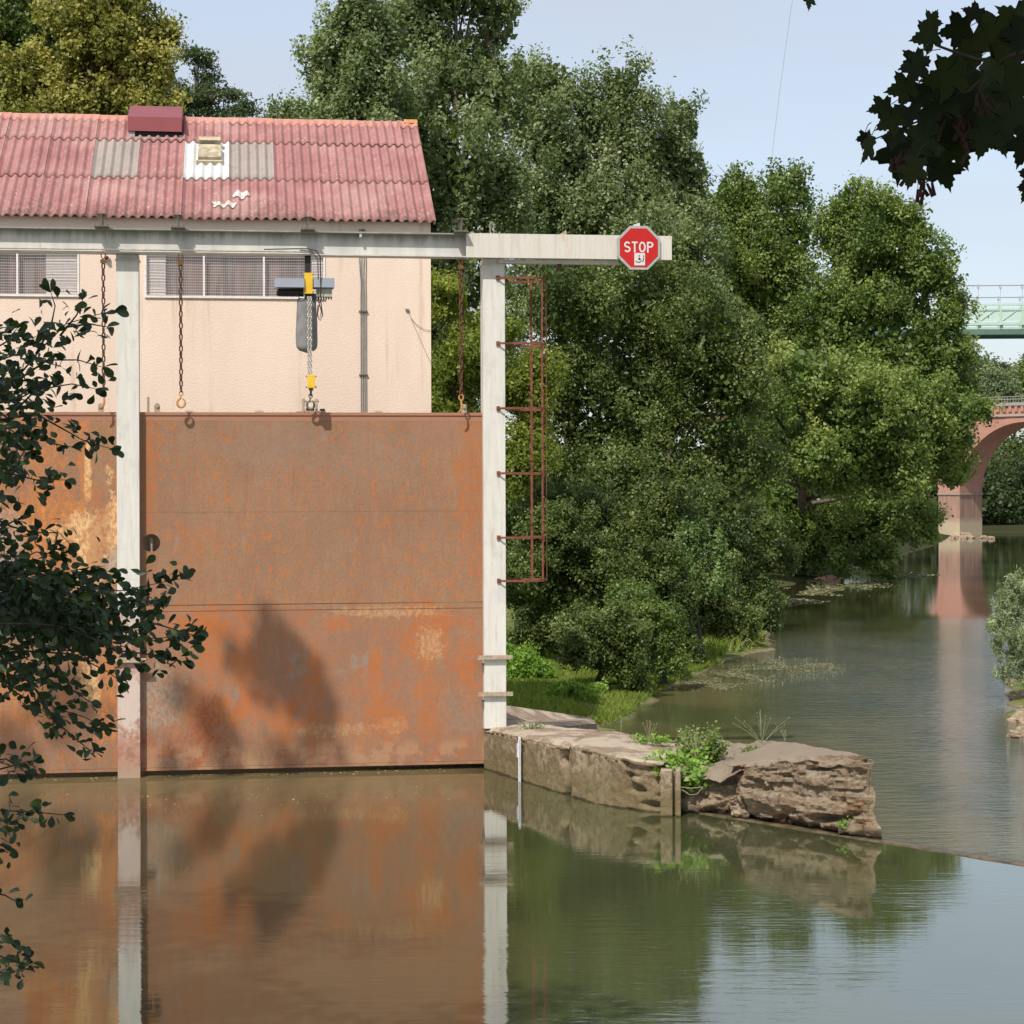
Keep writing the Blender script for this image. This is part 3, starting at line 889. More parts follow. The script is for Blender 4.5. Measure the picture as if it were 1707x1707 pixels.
# strap brackets on the posts
for (px, py, par, base, uc) in ((825, 1095, pr, .74, (uR0 + uR1) / 2), (825, 1156, pr, .74, (uR0 + uR1) / 2), (215, 1100, pl, -.4, (uL0 + uL1) / 2)):
    z = uz(px, py, -.05)[1] - base
    m = MB()
    m.box(-.32, .31, -.075, -.003, z - .004, z + .004)
    m.box(-.32, .31, -.012, -.003, z - .055, z - .0045)
    m.box(-.32, .31, -.083, -.0755, z - .045, z + .03)
    obj('clamp_bar', m, MAT_TANS, par)
    m = MB()
    m.box(-.245, -.205, -.01, .05, z - .24, z - .12, .006)
    obj('clamp_bolt', m, MAT_DARKS, par)

# main runway beam
u_l, u_r = -11.0, uz(780, 400, -.22)[0] + .03
zt = (uz(0, 376, -.22)[1] + uz(775, 391, -.22)[1]) / 2
rb = thing('runway_beam', 'long weathered grey steel runway beam across the top of both posts', 'beam', tuple(W(0, 0, zbeam_bot + .004)), TH)
hb = zt - zbeam_bot
m = MB()
m.box(u_l, u_r, -.22, .12, hb - .022, hb)
m.box(u_l, u_r, -.055, -.04, .0205, hb - .0225)
m.box(u_l, u_r, -.22, .12, 0, .02)
obj('beam', m, MAT_BEAM, rb)
m = MB()
m.tube([(u_l, -.24, .045), (uz(520, 420, -.24)[0], -.24, .05)], .012, 8)
obj('conduit', m, MAT_TANS, rb)
m = MB()
for px in (125, 268, 440): m.box(uz(px, 400)[0] - .006, uz(px, 400)[0] + .006, -.038, .10, .021, hb - .023)
for px in (600,): m.box(uz(px, 400)[0] - .02, uz(px, 400)[0] + .02, -.21, -.056, hb - .09, hb - .0225)
obj('stiffener', m, MAT_BEAM, rb)
# cantilever arm to the right
ca0 = uz(777, 400, -.26)[0]; ca1 = uz(1120, 410, -.26)[0]
ct = uz(950, 391, -.26)[1]; cb = uz(950, 431, -.26)[1]
arm = thing('cantilever_arm', 'rust streaked white steel arm reaching out over the river with the stop sign', 'beam', tuple(W(ca0, -.26, cb)), TH)
m = MB()
L = ca1 - ca0; h = ct - cb
m.box(0, L, 0, .012, 0, h)
m.box(0, L, .0125, .16, h - .012, h - .001)
m.box(0, L, .0125, .16, .001, .012)
obj('channel', m, MAT_CANT, arm)
m = MB()
m.box(.62, uz(1030, 435, .0)[0] - ca0, .17, .34, -.075, -.006)
obj('lower_rail', m, MAT_POST, arm)
m = MB()                                              # wire loop, fin and rusty lug
u = uz(820, 380, -.2)[0] - ca0
m.tube([(u - .03, .06, h), (u - .035, .06, h + .17), (u - .015, .06, h + .215), (u + .015, .06, h + .215), (u + .03, .06, h + .17), (u + .035, .06, h)], .009, 6)
obj('lifting_loop', m, MAT_TANS, arm)
m = MB(); u = uz(940, 385, -.2)[0] - ca0
m.prism([(u - .09, h), (u + .05, h), (u + .04, h + .09)], .05, .065)
obj('fin', m, MAT_TANS, arm)
m = MB(); u = uz(933, 437, .0)[0] - ca0
m.box(u - .05, u + .03, .2, .26, -.17, -.07, .012); m.tube([(u - .01, .23, -.11), (u - .06, .23, -.2)], .02)
obj('lug', m, MAT_RUSTD, arm)

# the short I-beam brackets that sit on the runway beam
def bracket(px, label):
    u = uz(px, 380, -.25)[0]
    t = thing('roof_bracket', label, 'bracket', tuple(W(u, -.43, zt + .004)), TH, 'brackets on top of the runway beam')
    m = MB()
    m.box(-.075, .075, 0, .55, .22, .232); m.box(-.075, .075, 0, .55, .012, .024); m.box(-.006, .006, .001, .55, .0245, .2195)
    obj('profile', m, MAT_DARKS, t)
    m = MB(); m.box(-.125, .125, .0, .36, 0, .0115)
    for sx in (-.1, .1): m.tube([(sx, .05, .01), (sx, .05, .045)], .012, 6)
    obj('foot_plate', m, MAT_DARKS, t)
bracket(170, 'short steel bracket on the runway beam, directly left of the left post')
bracket(297, 'short steel bracket on the runway beam above the loose hanging chain hook')
bracket(513, 'short steel bracket on the runway beam above the yellow hoist')
bracket(768, 'short steel bracket on the runway beam beside the tree gap, nearest the arm')

# ------------------------------------------------------------------ gates
GATE_U = {'right': 0.0, 'left': 0.0}
GV = 0.19
gr0, gr1 = uz(233, 900, GV)[0] - .12, uz(807, 900, GV)[0] + .0
gt = uz(520, 687.5, GV)[1]; gb = (uz(243, 1287, GV)[1] + uz(806, 1271, GV)[1]) / 2
gs = (uz(250, 1011, GV)[1] + uz(805, 1003, GV)[1]) / 2
GATE_U['right'] = (gr0 + gr1) / 2
gl1 = uz(195, 900, GV)[0] + .03; gl0 = gl1 - 5.6
GATE_U['left'] = (gl0 + gl1) / 2
def gate(kind, u0, u1, label, hole=None):
    uc = GATE_U[kind]
    t = thing('sluice_gate', label, 'gate', tuple(W(uc, GV, 0)), TH, 'rusty sluice gates')
    mt = m_rustgate('rusty_plate_' + kind, kind)
    a, b = u0 - uc, u1 - uc
    m = MB()
    if hole:
        hx, hz, hr = hole[0] - uc, hole[1], hole[2]
        s = 0.45
        x0, x1, z0, z1 = max(hx - s, a), hx + s, hz - s, hz + s
        zs = gs + .012
        m.box(x1, b, 0, .03, zs, gt - .06); m.box(a, x1, 0, .03, z1, gt - .06); m.box(a, x1, 0, .03, zs, z0)
        if x0 > a: m.box(a, x0, 0, .03, z0, z1)
        n_ = 48
        inn = []; out = []
        for k in range(n_):
            an = 2 * math.pi * k / n_
            c_, s_ = math.cos(an), math.sin(an)
            inn.append((hx + c_ * hr, hz + s_ * hr))
            tx = ((x1 - hx) / c_ if c_ > 1e-6 else ((x0 - hx) / c_ if c_ < -1e-6 else 1e9))
            tz_ = ((z1 - hz) / s_ if s_ > 1e-6 else ((z0 - hz) / s_ if s_ < -1e-6 else 1e9))
            tt = min(tx, tz_)
            out.append((hx + c_ * tt, hz + s_ * tt))
        vs = [(x, 0, z) for x, z in inn] + [(x, 0, z) for x, z in out] + [(x, .03, z) for x, z in inn]
        fs = [(k, (k + 1) % n_, n_ + (k + 1) % n_, n_ + k) for k in range(n_)] + [(k, 2 * n_ + k, 2 * n_ + (k + 1) % n_, (k + 1) % n_) for k in range(n_)]
        m.add(vs, fs)
    else:
        m.box(a, b, 0, .03, gs + .012, gt - .06)
    obj('upper_plate', m, mt, t)
    m = MB(); m.box(a, b, -.006, .03, gb + .055, gs - .10); obj('lower_plate', m, mt, t)
    m = MB(); m.box(a, b, -.014, .03, gs - .097, gs - .002); obj('seam_rail', m, mt, t)
    m = MB(); m.box(a, b, -.02, .12, gt - .055, gt, .006); obj('top_rail', m, mt, t)
    m = MB(); m.box(a, b, -.014, .10, gb, gb + .05, .004); obj('bottom_rail', m, mt, t)
    m = MB()
    for zz in np.linspace(gb + .5, gt - .4, 7): m.box(a + .7, b - .05, .031, .2, zz, zz + .02)
    obj('rear_rib', m, MAT_RUSTD, t)
    return t, a, b
hu, hz_ = uz(252, 905, GV)
g1, a1, b1 = gate('right', gr0, gr1, 'large rusty steel gate panel between the two white posts', (hu, hz_, .158))
m = MB(); m.tube([(hu - GATE_U['right'] - .0, .14, hz_ - .17), (hu - GATE_U['right'], .14, hz_ + .08)], .028, 10)
m.box(hu - GATE_U['right'] - .2, hu - GATE_U['right'] + .25, .26, .28, hz_ - .4, hz_ + .4)
obj('latch_pin', m, MAT_TANS, g1)
g2, a2, b2 = gate('left', gl0, gl1, 'rusty steel gate panel with peeling pale patches behind the leafy branches')
# lugs on the gate tops
def lug(par, kind, px, hole=True, w=.10):
    u = uz(px, 680, GV)[0] - GATE_U[kind]
    m = MB()
    prof = [(u - w / 2, gt + .001)] + [(u + math.cos(a_) * w / 2, gt + .11 + math.sin(a_) * w / 2) for a_ in np.linspace(math.pi, 0, 9)] + [(u + w / 2, gt + .001)]
    m.prism(prof, .03, .06)
    m.tube([(u, -.0, gt + .11), (u, .1, gt + .11)], .032, 12)
    obj('lifting_lug', m, MAT_TANS, par)
lug(g2, 'left', 168); lug(g1, 'right', 262); lug(g1, 'right', 774)
u = uz(247, 680, GV)[0] - GATE_U['right']
m = MB(); m.tube([(u, .05, gt), (u, .05, gt + .27)], .02, 10); obj('stop_pin', m, MAT_TANS, g1)
u = uz(517, 680, GV)[0] - GATE_U['right']
m = MB()
for s in (-1, 1): m.box(u + s * .115 - .022, u + s * .115 + .022, .01, .10, gt + .001, gt + .25, .008)
m.tube([(u - .15, .055, gt + .20), (u + .16, .055, gt + .20)], .018, 10)
m.box(u - .25, u + .28, .02, .11, gt + .001, gt + .03, .01)
obj('lifting_yoke', m, MAT_TANS, g1)
m = MB(); m.box(u - .07, u + .08, .06, .13, gt + .031, gt + .09, .02); m.box(u + .17, u + .27, .05, .13, gt + .031, gt + .07, .02)
split(obj('rubber_block', m, MAT_DARK, g1))

# ------------------------------------------------------------------ chains
def links(m, x, y, z0, z1, L=.125, w=.078, r=.0135):
    n_ = max(2, int(abs(z0 - z1) / (L - 2 * r)))
    st = (z0 - z1) / n_
    for i in range(n_):
        zc = z0 - st * (i + .5)
        pts = []
        hl = L / 2 - w / 2
        for k in range(14):
            a_ = 2 * math.pi * k / 14
            dx, dz = math.cos(a_) * (w / 2 - r), math.sin(a_) * (w / 2 - r)
            dz += hl if dz >= 0 else -hl
            an = (i % 2) * math.pi / 2 + .5 + .12 * math.sin(i * 1.7)
            pts.append((x + dx * math.cos(an), y + dx * math.sin(an), zc + dz))
        m.ring(pts, r, 5)
def hook(m, x, y, zt_, s=1.0):
    m.ring([(x + math.cos(a_) * .03 * s, y, zt_ - .04 * s + math.sin(a_) * .04 * s) for a_ in np.linspace(0, 2 * math.pi, 13)[:-1]], .012 * s, 6)
    pts = [(x, y, zt_ - .08 * s), (x - .015 * s, y, zt_ - .13 * s)]
    for a_ in np.linspace(2.5, 7.6, 14):
        pts.append((x + math.cos(a_) * .065 * s, y, zt_ - .20 * s + math.sin(a_) * .075 * s))
    m.tube(pts, [.014 * s, .016 * s] + [.021 * s] * 10 + [.019 * s, .016 * s, .013 * s, .008 * s], 8)
def chain(px, pyt, pyb, label, loose=False, pyl=None, v=-.05):
    u, zt_ = uz(px, pyt, v); zb_ = uz(px, pyb, v)[1]
    t = thing('hanging_chain', label, 'chain', tuple(W(u, v, zb_)), TH, 'rusty lifting chains under the runway beam')
    H = zt_ - zb_
    m = MB()
    m.ring([(math.cos(a_) * .035, 0, H - .07 + math.sin(a_) * .07) for a_ in np.linspace(0, 2 * math.pi, 13)[:-1]], .011, 6)
    m.box(-.05, .05, -.03, .03, H - .22, H - .15, .015)
    obj('shackle', m, MAT_RUSTO, t)
    hl = .30
    m = MB(); links(m, 0, 0, H - .22, hl - .02); obj('links', m, MAT_RUSTD if px != 768 else simple('red_brown_chain', (0.17, 0.06, 0.04), .75, .2, .5, 20), t)
    m = MB()
    if loose: hook(m, 0, 0, hl, 1.05)
    else:
        m.ring([(math.cos(a_) * .04, 0, hl - .05 + math.sin(a_) * .05) for a_ in np.linspace(0, 2 * math.pi, 13)[:-1]], .014, 6)
        m.tube([(0, 0, hl - .1), (.01, 0, .1), (.0, 0, .03), (-.05, 0, -.02)], [.016, .022, .02, .012], 8)
    obj('hook', m, MAT_RUSTO, t)
chain(172, 418, 678, 'rusty chain left of the left post, hooked to the rear panel')
chain(301, 421, 680, 'rusty chain with a pale open hook hanging free right of the left post', True)
chain(768, 428, 686, 'red brown rusty chain hanging between the building and the right post')

# ------------------------------------------------------------------ hoist
MAT_YEL = simple('yellow_hoist_paint', (0.72, 0.45, 0.02), 0.45, 0, 0.12, 6, 0.5)
MAT_GREY = simple('grey_cover_sheet', (0.24, 0.255, 0.29), 0.45, 0.2, 0.08, 3, 0.4)
MAT_BLK = simple('black_motor', (0.025, 0.022, 0.02), 0.5)
MAT_BAG = simple('grey_canvas', (0.22, 0.21, 0.205), 0.85, 0, 0.3, 5, bump=0.3)
MAT_BOX = simple('beige_control_box', (0.42, 0.40, 0.30), 0.6)
MAT_ZINC = simple('zinc_chain', (0.55, 0.52, 0.46), 0.45, 0.5, 0.3, 30)
HV = -.10
hx, hzt = uz(515, 425, HV); hzb = uz(515, 688, HV)[1]
hoist = thing('chain_hoist', 'yellow and grey electric chain hoist under the runway beam, its hook on the gate yoke', 'hoist', tuple(W(hx, HV, hzb)), TH)
def hp(px, py): 
    u, z = uz(px, py, HV); return u - hx, z - hzb
def hbox(x0, y0, x1, y1, v0, v1, mat, name, bev=.008, par=None):
    a_, t_ = hp(x0, y0); b_, b2_ = hp(x1, y1)
    m = MB(); m.box(a_, b_, v0, v1, b2_, t_, bev); return obj(name, m, mat, par or hoist)
hbox(508, 424, 518, 457, -.04, .10, MAT_BLK, 'trolley_hanger')
yb = hbox(507, 456, 521, 491, -.14, .10, MAT_YEL, 'body')
m = MB()
for (px, py) in ((506, 458), (522, 458), (506, 489), (522, 489)):
    a_, z_ = hp(px, py); m.tube([(a_ - .012, -.1, z_), (a_ + .012, -.1, z_)], .022, 8)
split(obj('bolt', m, MAT_TANS, yb))
# pitched sheet covers
for (x0, x1, nm) in ((457, 507, 'rain_cover'), (522, 557, 'rain_cover')):
    a_, t_ = hp(x0, 465); b_, q_ = hp(x1, 481)
    m = MB()
    prof = [(-.20, q_), (-.17, t_), (.14, t_ + .02), (.17, q_), (.16, q_), (.13, t_ + .008), (-.162, t_ - .012), (-.19, q_)]
    m.prism(prof, a_, b_, xf=lambda p, q, d: (d, p, q))
    obj(nm, m, MAT_GREY, hoist)
m = MB(); a_, z_ = hp(461, 488); b_, _ = hp(506, 488)
m.tube([(a_, -.02, z_), (a_ + .03, -.02, z_), (b_, -.02, z_)], [.05, .065, .065], 16)
for k in range(6): m.box(a_ + .08 + k * .055, a_ + .09 + k * .055, -.095, .055, z_ - .07, z_ + .06)
obj('motor', m, MAT_BLK, hoist)
hbox(527, 482, 553, 496, -.12, .06, MAT_BOX, 'control_box', .006)
m = MB()
for k in range(6):
    a_, z_ = hp(531 + k * 4.2, 497); m.tube([(a_, -.05, z_ + .02), (a_, -.05, z_ - .03)], .013, 6)
a_, z_ = hp(508, 490); b_, z2 = hp(528, 499)
m.box(a_, b_, -.10, .06, z2, z_, .01)
obj('cable_gland', m, MAT_BLK, hoist)
# chain bag
m = MB(); rows = []
x0, z0 = hp(512, 498); _, z1 = hp(512, 588)
for i in range(26):
    k = i / 25
    z = z0 + (z1 - z0) * k
    w = .165 + .02 * math.sin(k * 2.5) + .008 * k
    if k > .86: w *= math.sqrt(max(0.0, 1 - ((k - .86) / .14) ** 2)) * .98 + .02
    rows.append([(x0 - .01 + math.cos(a_) * w + .006 * noise.noise(Vector((a_, z * 4, 1))), .02 + math.sin(a_) * w * .62, z + .01 * noise.noise(Vector((a_ * 2, 3, z)))) for a_ in np.linspace(0, 2 * math.pi, 25)])
m.grid(rows); obj('chain_bag', m, MAT_BAG, hoist, smooth=True)
m = MB(); x0, z0 = hp(515, 499); _, z1 = hp(518, 626)
links(m, x0 - .018, -.17, z0 + .03, z1, .07, .05, .010); links(m, x0 + .026, -.175, z0 + .03, z1, .07, .05, .010)
obj('load_chain', m, MAT_ZINC, hoist)
hk = hbox(512, 626, 524, 648, -.24, -.10, MAT_YEL, 'hook_block', .01)
m = MB()
for py in (628, 646):
    for px in (510, 526):
        a_, z_ = hp(px, py); m.tube([(a_ - .012, -.17, z_), (a_ + .012, -.17, z_)], .02, 8)
split(obj('bolt', m, MAT_TANS, hk))
m = MB(); a_, z_ = hp(518, 650); m.tube([(a_, -.15, z_ + .02), (a_, -.15, z_ - .02)], .04, 10); m.tube([(a_, -.13, z_ - .02), (a_, -.02, z_ - .10)], .02, 8)
hook(m, a_, .10, z_ - .06, 1.0)
obj('hook', m, MAT_DARKS, hoist)
m = MB()
cp = [hp(440, 418), hp(490, 417), hp(512, 417), hp(526, 420), hp(533, 430), hp(534, 480), hp(534, 505), hp(537, 528), hp(533, 536), hp(528, 528), hp(532, 505)]
m.tube([(a_, -.20, z_) for a_, z_ in cp], .010, 6)
cp = [hp(500, 419), hp(520, 421), hp(530, 434), hp(531, 480), hp(530, 500), hp(536, 520), hp(534, 531), hp(529, 524), hp(530, 510)]
m.tube([(a_ - .01, -.17, z_) for a_, z_ in cp], .008, 6)
cp = [hp(494, 492), hp(499, 498), hp(506, 499), hp(509, 495)]
m.tube([(a_, -.10, z_) for a_, z_ in cp], .007, 6)
obj('power_cable', m, MAT_BLK, hoist, smooth=True)

# ------------------------------------------------------------------ ladder cage
cage = thing('ladder_cage', 'red brown steel ladder cage on the river side of the right post', 'ladder cage', tuple(W(uR1, 0, uz(870, 968)[1])), TH)
ce = uz(911, 700, .2)[0] - uR1
zc0 = uz(870, 968)[1]
path = [(-.13, -.02), (-.02, -.10), (ce * .55, -.12), (ce * .80, -.06), (ce * .95, .08), (ce, .25), (ce * .95, .42), (ce * .78, .55), (ce * .5, .60), (0.0, .56), (-.05, .40)]
def flat_band(m, path, z, hh=.019, th=.006):
    n_ = len(path)
    for i in range(n_ - 1):
        (x0, y0), (x1, y1) = path[i], path[i + 1]
        d = Vector((x1 - x0, y1 - y0, 0)).normalized(); nn = Vector((-d.y, d.x, 0)) * th / 2
        A = Vector((x0, y0, z)) - d * .002; B = Vector((x1, y1, z)) + d * .002
        vs = [A - nn, B - nn, B + nn, A + nn]
        m.add([v - Vector((0, 0, hh)) for v in vs] + [v + Vector((0, 0, hh)) for v in vs], [(0, 3, 2, 1), (4, 5, 6, 7), (0, 1, 5, 4), (1, 2, 6, 5), (2, 3, 7, 6), (3, 0, 4, 7)])
sm = []
for i in range(len(path) - 1):
    for k in range(3):
        t_ = k / 3; p0 = path[max(i - 1, 0)]; p1 = path[i]; p2 = path[i + 1]; p3 = path[min(i + 2, len(path) - 1)]
        sm.append(tuple(.5 * ((2 * p1[j]) + (-p0[j] + p2[j]) * t_ + (2 * p0[j] - 5 * p1[j] + 4 * p2[j] - p3[j]) * t_ ** 2 + (-p0[j] + 3 * p1[j] - 3 * p2[j] + p3[j]) * t_ ** 3) for j in range(2)))
sm.append(path[-1])
for py in (464, 573, 681, 789, 896, 968):
    z = uz(870, py)[1] - zc0
    m = MB(); flat_band(m, sm, z); m.box(-.16, -.10, -.03, -.003, z - .04, z + .04)
    obj('hoop', m, MAT_RUST, cage)
ztop = uz(870, 464)[1] - zc0
for (x, y, w_, d_) in ((ce * .86, -.01, .017, .006), (ce + .005, .25, .004, .02), (ce * .72, .57, .022, .006), (ce * .30, .60, .012, .012)):
    if x == ce * .30: continue
    m = MB(); m.box(x - w_, x + w_, y - d_, y + d_, -.02, ztop + .02); obj('upright_strap', m, MAT_RUST, cage)
m = MB(); m.tube([W(uz(845, 454)[0], -.05, uz(845, 454)[1]), W(uz(885, 456)[0], -.05, uz(885, 456)[1]), W(uz(905, 448)[0], .1, uz(905, 448)[1]), W(uz(925, 430)[0], .1, uz(925, 430)[1])], .006, 5)
obj('stay_wire', m, MAT_DARKS, cage, worldc=True)

# ------------------------------------------------------------------ stop sign
MAT_RED = simple('red_sign_face', (0.46, 0.018, 0.016), 0.6, 0, 0.15, 3, 0.2)
MAT_WHT = simple('white_sign_letters', (0.60, 0.55, 0.52), 0.5, 0, 0.05)
MAT_NAVY = simple('dark_print', (0.03, 0.03, 0.06), 0.6)
MAT_ALU = simple('dull_aluminium_edge', (0.40, 0.40, 0.38), 0.5, 0.2, 0.15)
SV = -.31
su, sz = uz(1065, 413, SV); sr = .395
sign = thing('stop_sign', 'red octagonal stop sign with a small paddler sticker at the end of the white arm', 'sign', tuple(W(su, SV, sz)), TH)
def octo(r): return [(r / math.cos(math.pi / 8) * math.cos(math.pi / 8 + k * math.pi / 4), r / math.cos(math.pi / 8) * math.sin(math.pi / 8 + k * math.pi / 4)) for k in range(8)]
m = MB(); m.prism(octo(sr), 0, .04); obj('rim', m, MAT_ALU, sign)
m = MB(); m.prism(octo(sr - .045), -.004, -.0005); obj('face', m, MAT_RED, sign)
def glyph(name, strokes, mat, y0, y1, w, par=sign):
    """flat strokes built as thin prisms"""
    m = MB()
    for si, pts in enumerate(strokes):
        n_ = len(pts)
        Lp = []; Rp = []
        for i in range(n_):
            p0 = Vector(pts[max(i - 1, 0)]); p1 = Vector(pts[min(i + 1, n_ - 1)])
            d = (p1 - p0).normalized(); nn = Vector((-d.y, d.x)) * w / 2
            Lp.append(Vector(pts[i]) + nn); Rp.append(Vector(pts[i]) - nn)
        dy = -.0003 * si
        for i in range(n_ - 1):
            q = [Lp[i], Lp[i + 1], Rp[i + 1], Rp[i]]
            m.prism([(v.x, v.y) for v in q], y0 + dy, y1)
    return obj(name, m, mat, par)
def arc(cx, cz, rx, rz, a0, a1, n_=14): return [(cx + math.cos(R(a0 + (a1 - a0) * k / n_)) * rx, cz + math.sin(R(a0 + (a1 - a0) * k / n_)) * rz) for k in range(n_ + 1)]
lh = .195; zb_l = -.085; lw = .029
def letter(ch, x0, w_):
    z0, z1 = zb_l + lw / 2, zb_l + lh - lw / 2
    zm = (z0 + z1) / 2; xm = x0 + w_ / 2; r_ = w_ / 2 - lw / 2; q = (z1 - z0) / 4
    if ch == 'S': st = [arc(xm, z1 - q, r_, q, 25, 270)[:-1] + arc(xm, z0 + q, r_, q, 90, -155)]
    elif ch == 'T': st = [[(x0, z1), (x0 + w_, z1)], [(xm, z1), (xm, z0 - lw / 2)]]
    elif ch == 'O': st = [arc(xm, zm, r_, (z1 - z0) / 2, 0, 360, 26)]
    elif ch == 'P':
        st = [[(x0 + lw / 2, z0 - lw / 2), (x0 + lw / 2, z1 + lw / 2)], [(x0, z1), (xm, z1)] + arc(xm, z1 - q * .95, r_, q * .95, 85, -90) + [(x0, z1 - q * 1.9)]]
    return glyph('letter', st, MAT_WHT, -.0075, -.0045, lw)
lx = -.272
for ch, w_ in (('S', .118), ('T', .105), ('O', .125), ('P', .118)):
    letter(ch, lx, w_); lx += w_ + .024
m = MB(); m.box(-.085, .11, -.0085, -.0045, -.318, -.095)
stk = obj('sticker', m, MAT_WHT, sign, label='small square white sticker with a paddler symbol')
glyph('paddler_symbol', [arc(-.01, -.215, .055, .05, 205, 330, 8), arc(.03, -.2, .055, .06, -60, 20, 6)], MAT_NAVY, -.0105, -.0087, .016, sign)
m = MB()
m.prism([(.005 + math.cos(a_) * .013, -.148 + math.sin(a_) * .013) for a_ in np.linspace(0, 2 * math.pi, 13)[:-1]], -.0105, -.0087)
m.prism([(-.012, -.218), (-.01, -.185), (.005, -.172), (.02, -.185), (.03, -.218), (.01, -.226)], -.0105, -.0087)
m.prism([(.073, -.165), (.098, -.165), (.092, -.133), (.082, -.14)], -.0105, -.0087)
m.prism([(.015, -.192), (.05, -.24), (.054, -.236), (.021, -.188)], -.0108, -.0106)
split(obj('paddler_symbol', m, MAT_NAVY, sign))
m = MB(); m.box(-.075, -.03, .041, .07, sr - .35, sr + .035); m.box(-.027, .03, .041, .07, sr - .35, sr + .055)
m.box(-.075, -.03, .0705, .30, sr + .0, sr + .030)
obj('mounting_strap', m, MAT_WHT, sign)

# ================================================================== BUILDING
WV = 2.5
EV = WV - .12
wr = uz(718.5, 560, WV)[0]
ue, ez = uz(724, 372, EV)
# roof plane through the eave; the ridge is seen at y~210
run = 3.95
ru, rz = uz(686, 209, EV + run)
rise = rz - ez
S = math.hypot(run, rise); PITCH = math.atan2(rise, run)
ROOF_M = Matrix.Translation(W(0, EV, ez)) @ Matrix.Rotation(TH, 4, 'Z') @ Matrix.Rotation(PITCH, 4, 'X')
RI = ROOF_M.inverted()
def onroof(px, py):
    d = (RI.to_3x3() @ ray(px, py)); e = RI @ EYE
    t_ = -e.z / d.z
    return e.x + d.x * t_, e.y + d.y * t_
MAT_STUC = m_stucco()
bld = thing('pump_house', 'peach rendered building with a red corrugated roof behind the gates', 'building', tuple(W(0, 0, 0)), TH)
UL = -14.0
w1 = [uz(-60, 418, WV)[0], uz(132, 418, WV)[0]]; w2 = [uz(241, 421, WV)[0], uz(542, 428, WV)[0]]
wz1, wz0 = uz(330, 417, WV)[1], uz(330, 496, WV)[1]
m = MB()
wt_ = .25
ztopw = ez - .02
def wseg(x0, x1, z0, z1): m.box(x0, x1, WV, WV + wt_, z0, z1)
wseg(UL, wr, -.6, wz0); wseg(UL, wr, wz1, ztopw)
wseg(UL, w1[0], wz0, wz1); wseg(w1[1], w2[0], wz0, wz1); wseg(w2[1], wr, wz0, wz1)
# gable wall at the right
prof = [(WV + wt_, -.6), (EV + run + .6, -.6), (EV + run + .6, rz - .6), (EV + run, rz - .1), (WV + wt_, ztopw + (wt_ + .1) * math.tan(PITCH))]
m.prism(prof, wr - .25, wr - .001, xf=lambda p, q, d: (d, p, q))
m.box(UL, wr - .251, EV + run + .35, EV + run + .6, -.6, rz - .6)
obj('wall', m, MAT_STUC, bld)
m = MB()
nb = 300; rowsB = [[], []]
m.box(UL, wr, WV - .004, WV + .06, ztopw - .002, ztopw + .05)
obj('eave_board', m, MAT_STUC, bld)

MAT_R1 = m_roof('red_painted_sheet', (0.37, 0.185, 0.17), (0.285, 0.13, 0.122), (0.16, 0.095, 0.088))
MAT_R2 = m_roof('bare_grey_sheet', (0.33, 0.28, 0.25), (0.28, 0.24, 0.215), (0.17, 0.15, 0.13), .5)
MAT_R3 = m_roof('white_plastic_sheet', (0.60, 0.60, 0.58), (0.52, 0.52, 0.51), (0.50, 0.50, 0.47), .2)
MAT_RC = m_roof('ridge_cap_paint', (0.48, 0.24, 0.185), (0.42, 0.19, 0.155), (0.36, 0.16, 0.12), 1.2)
PW = .885
ub0 = onroof(306, 270)[0]
s1 = onroof(300, 301)[1]; s2 = onroof(300, 240)[1]
rows_s = [(-.02, s1 + .08), (s1, s2 + .08), (s2, S + .0)]
roofp = bpy.data.objects.new('roof', None); COL.objects.link(roofp); roofp.parent = bld
roofp.matrix_local = Matrix.Translation((0, EV, ez)) @ Matrix.Rotation(PITCH, 4, 'X')
AMP = .033
def wave(u): return AMP * math.cos(2 * math.pi * (u - ub0) / (PW / 5))
def sheet(m, c, r):
    x0, x1 = ub0 + PW * c, ub0 + PW * (c + 1)
    x1 = min(x1, UE)
    if x0 >= UE: return
    s0_, s1_ = rows_s[r]
    jit = random.uniform(-.012, .012); js = random.uniform(-.004, .006); skew = random.uniform(-.004, .004)
    ys = [s0_ + jit + (s1_ - s0_ - jit) * k / 6 for k in range(7)]
    nx = 50
    xs = [x0 - .02 + (x1 + .03 - x0) * k / nx for k in range(nx + 1)]
    P = []
    def zz(x, y): 
        k = (y - s0_) / (s1_ - s0_)
        return wave(x) + .030 + .013 * r + js + .010 * (1 - k) + skew * (x - x0) + .013 * ((x - x0) / PW) + .01 * noise.noise(Vector((x * .7, y * .7, 2)))
    P.append([(x, ys[0] + .002, zz(x, ys[0]) - .011) for x in xs])
    for y in ys: P.append([(x, y, zz(x, y)) for x in xs])
    m.grid(P)
    # right edge lip
    m.grid([[(xs[-1], y, zz(xs[-1], y)) for y in ys], [(xs[-1] - .001, y, zz(xs[-1], y) - .011) for y in ys]])
UE = onroof(724, 372)[0]
cols = range(-11, 8)
special = {(-3 + 1, 1): 'g', (0, 1): 'w', (1, 1): 'g'}
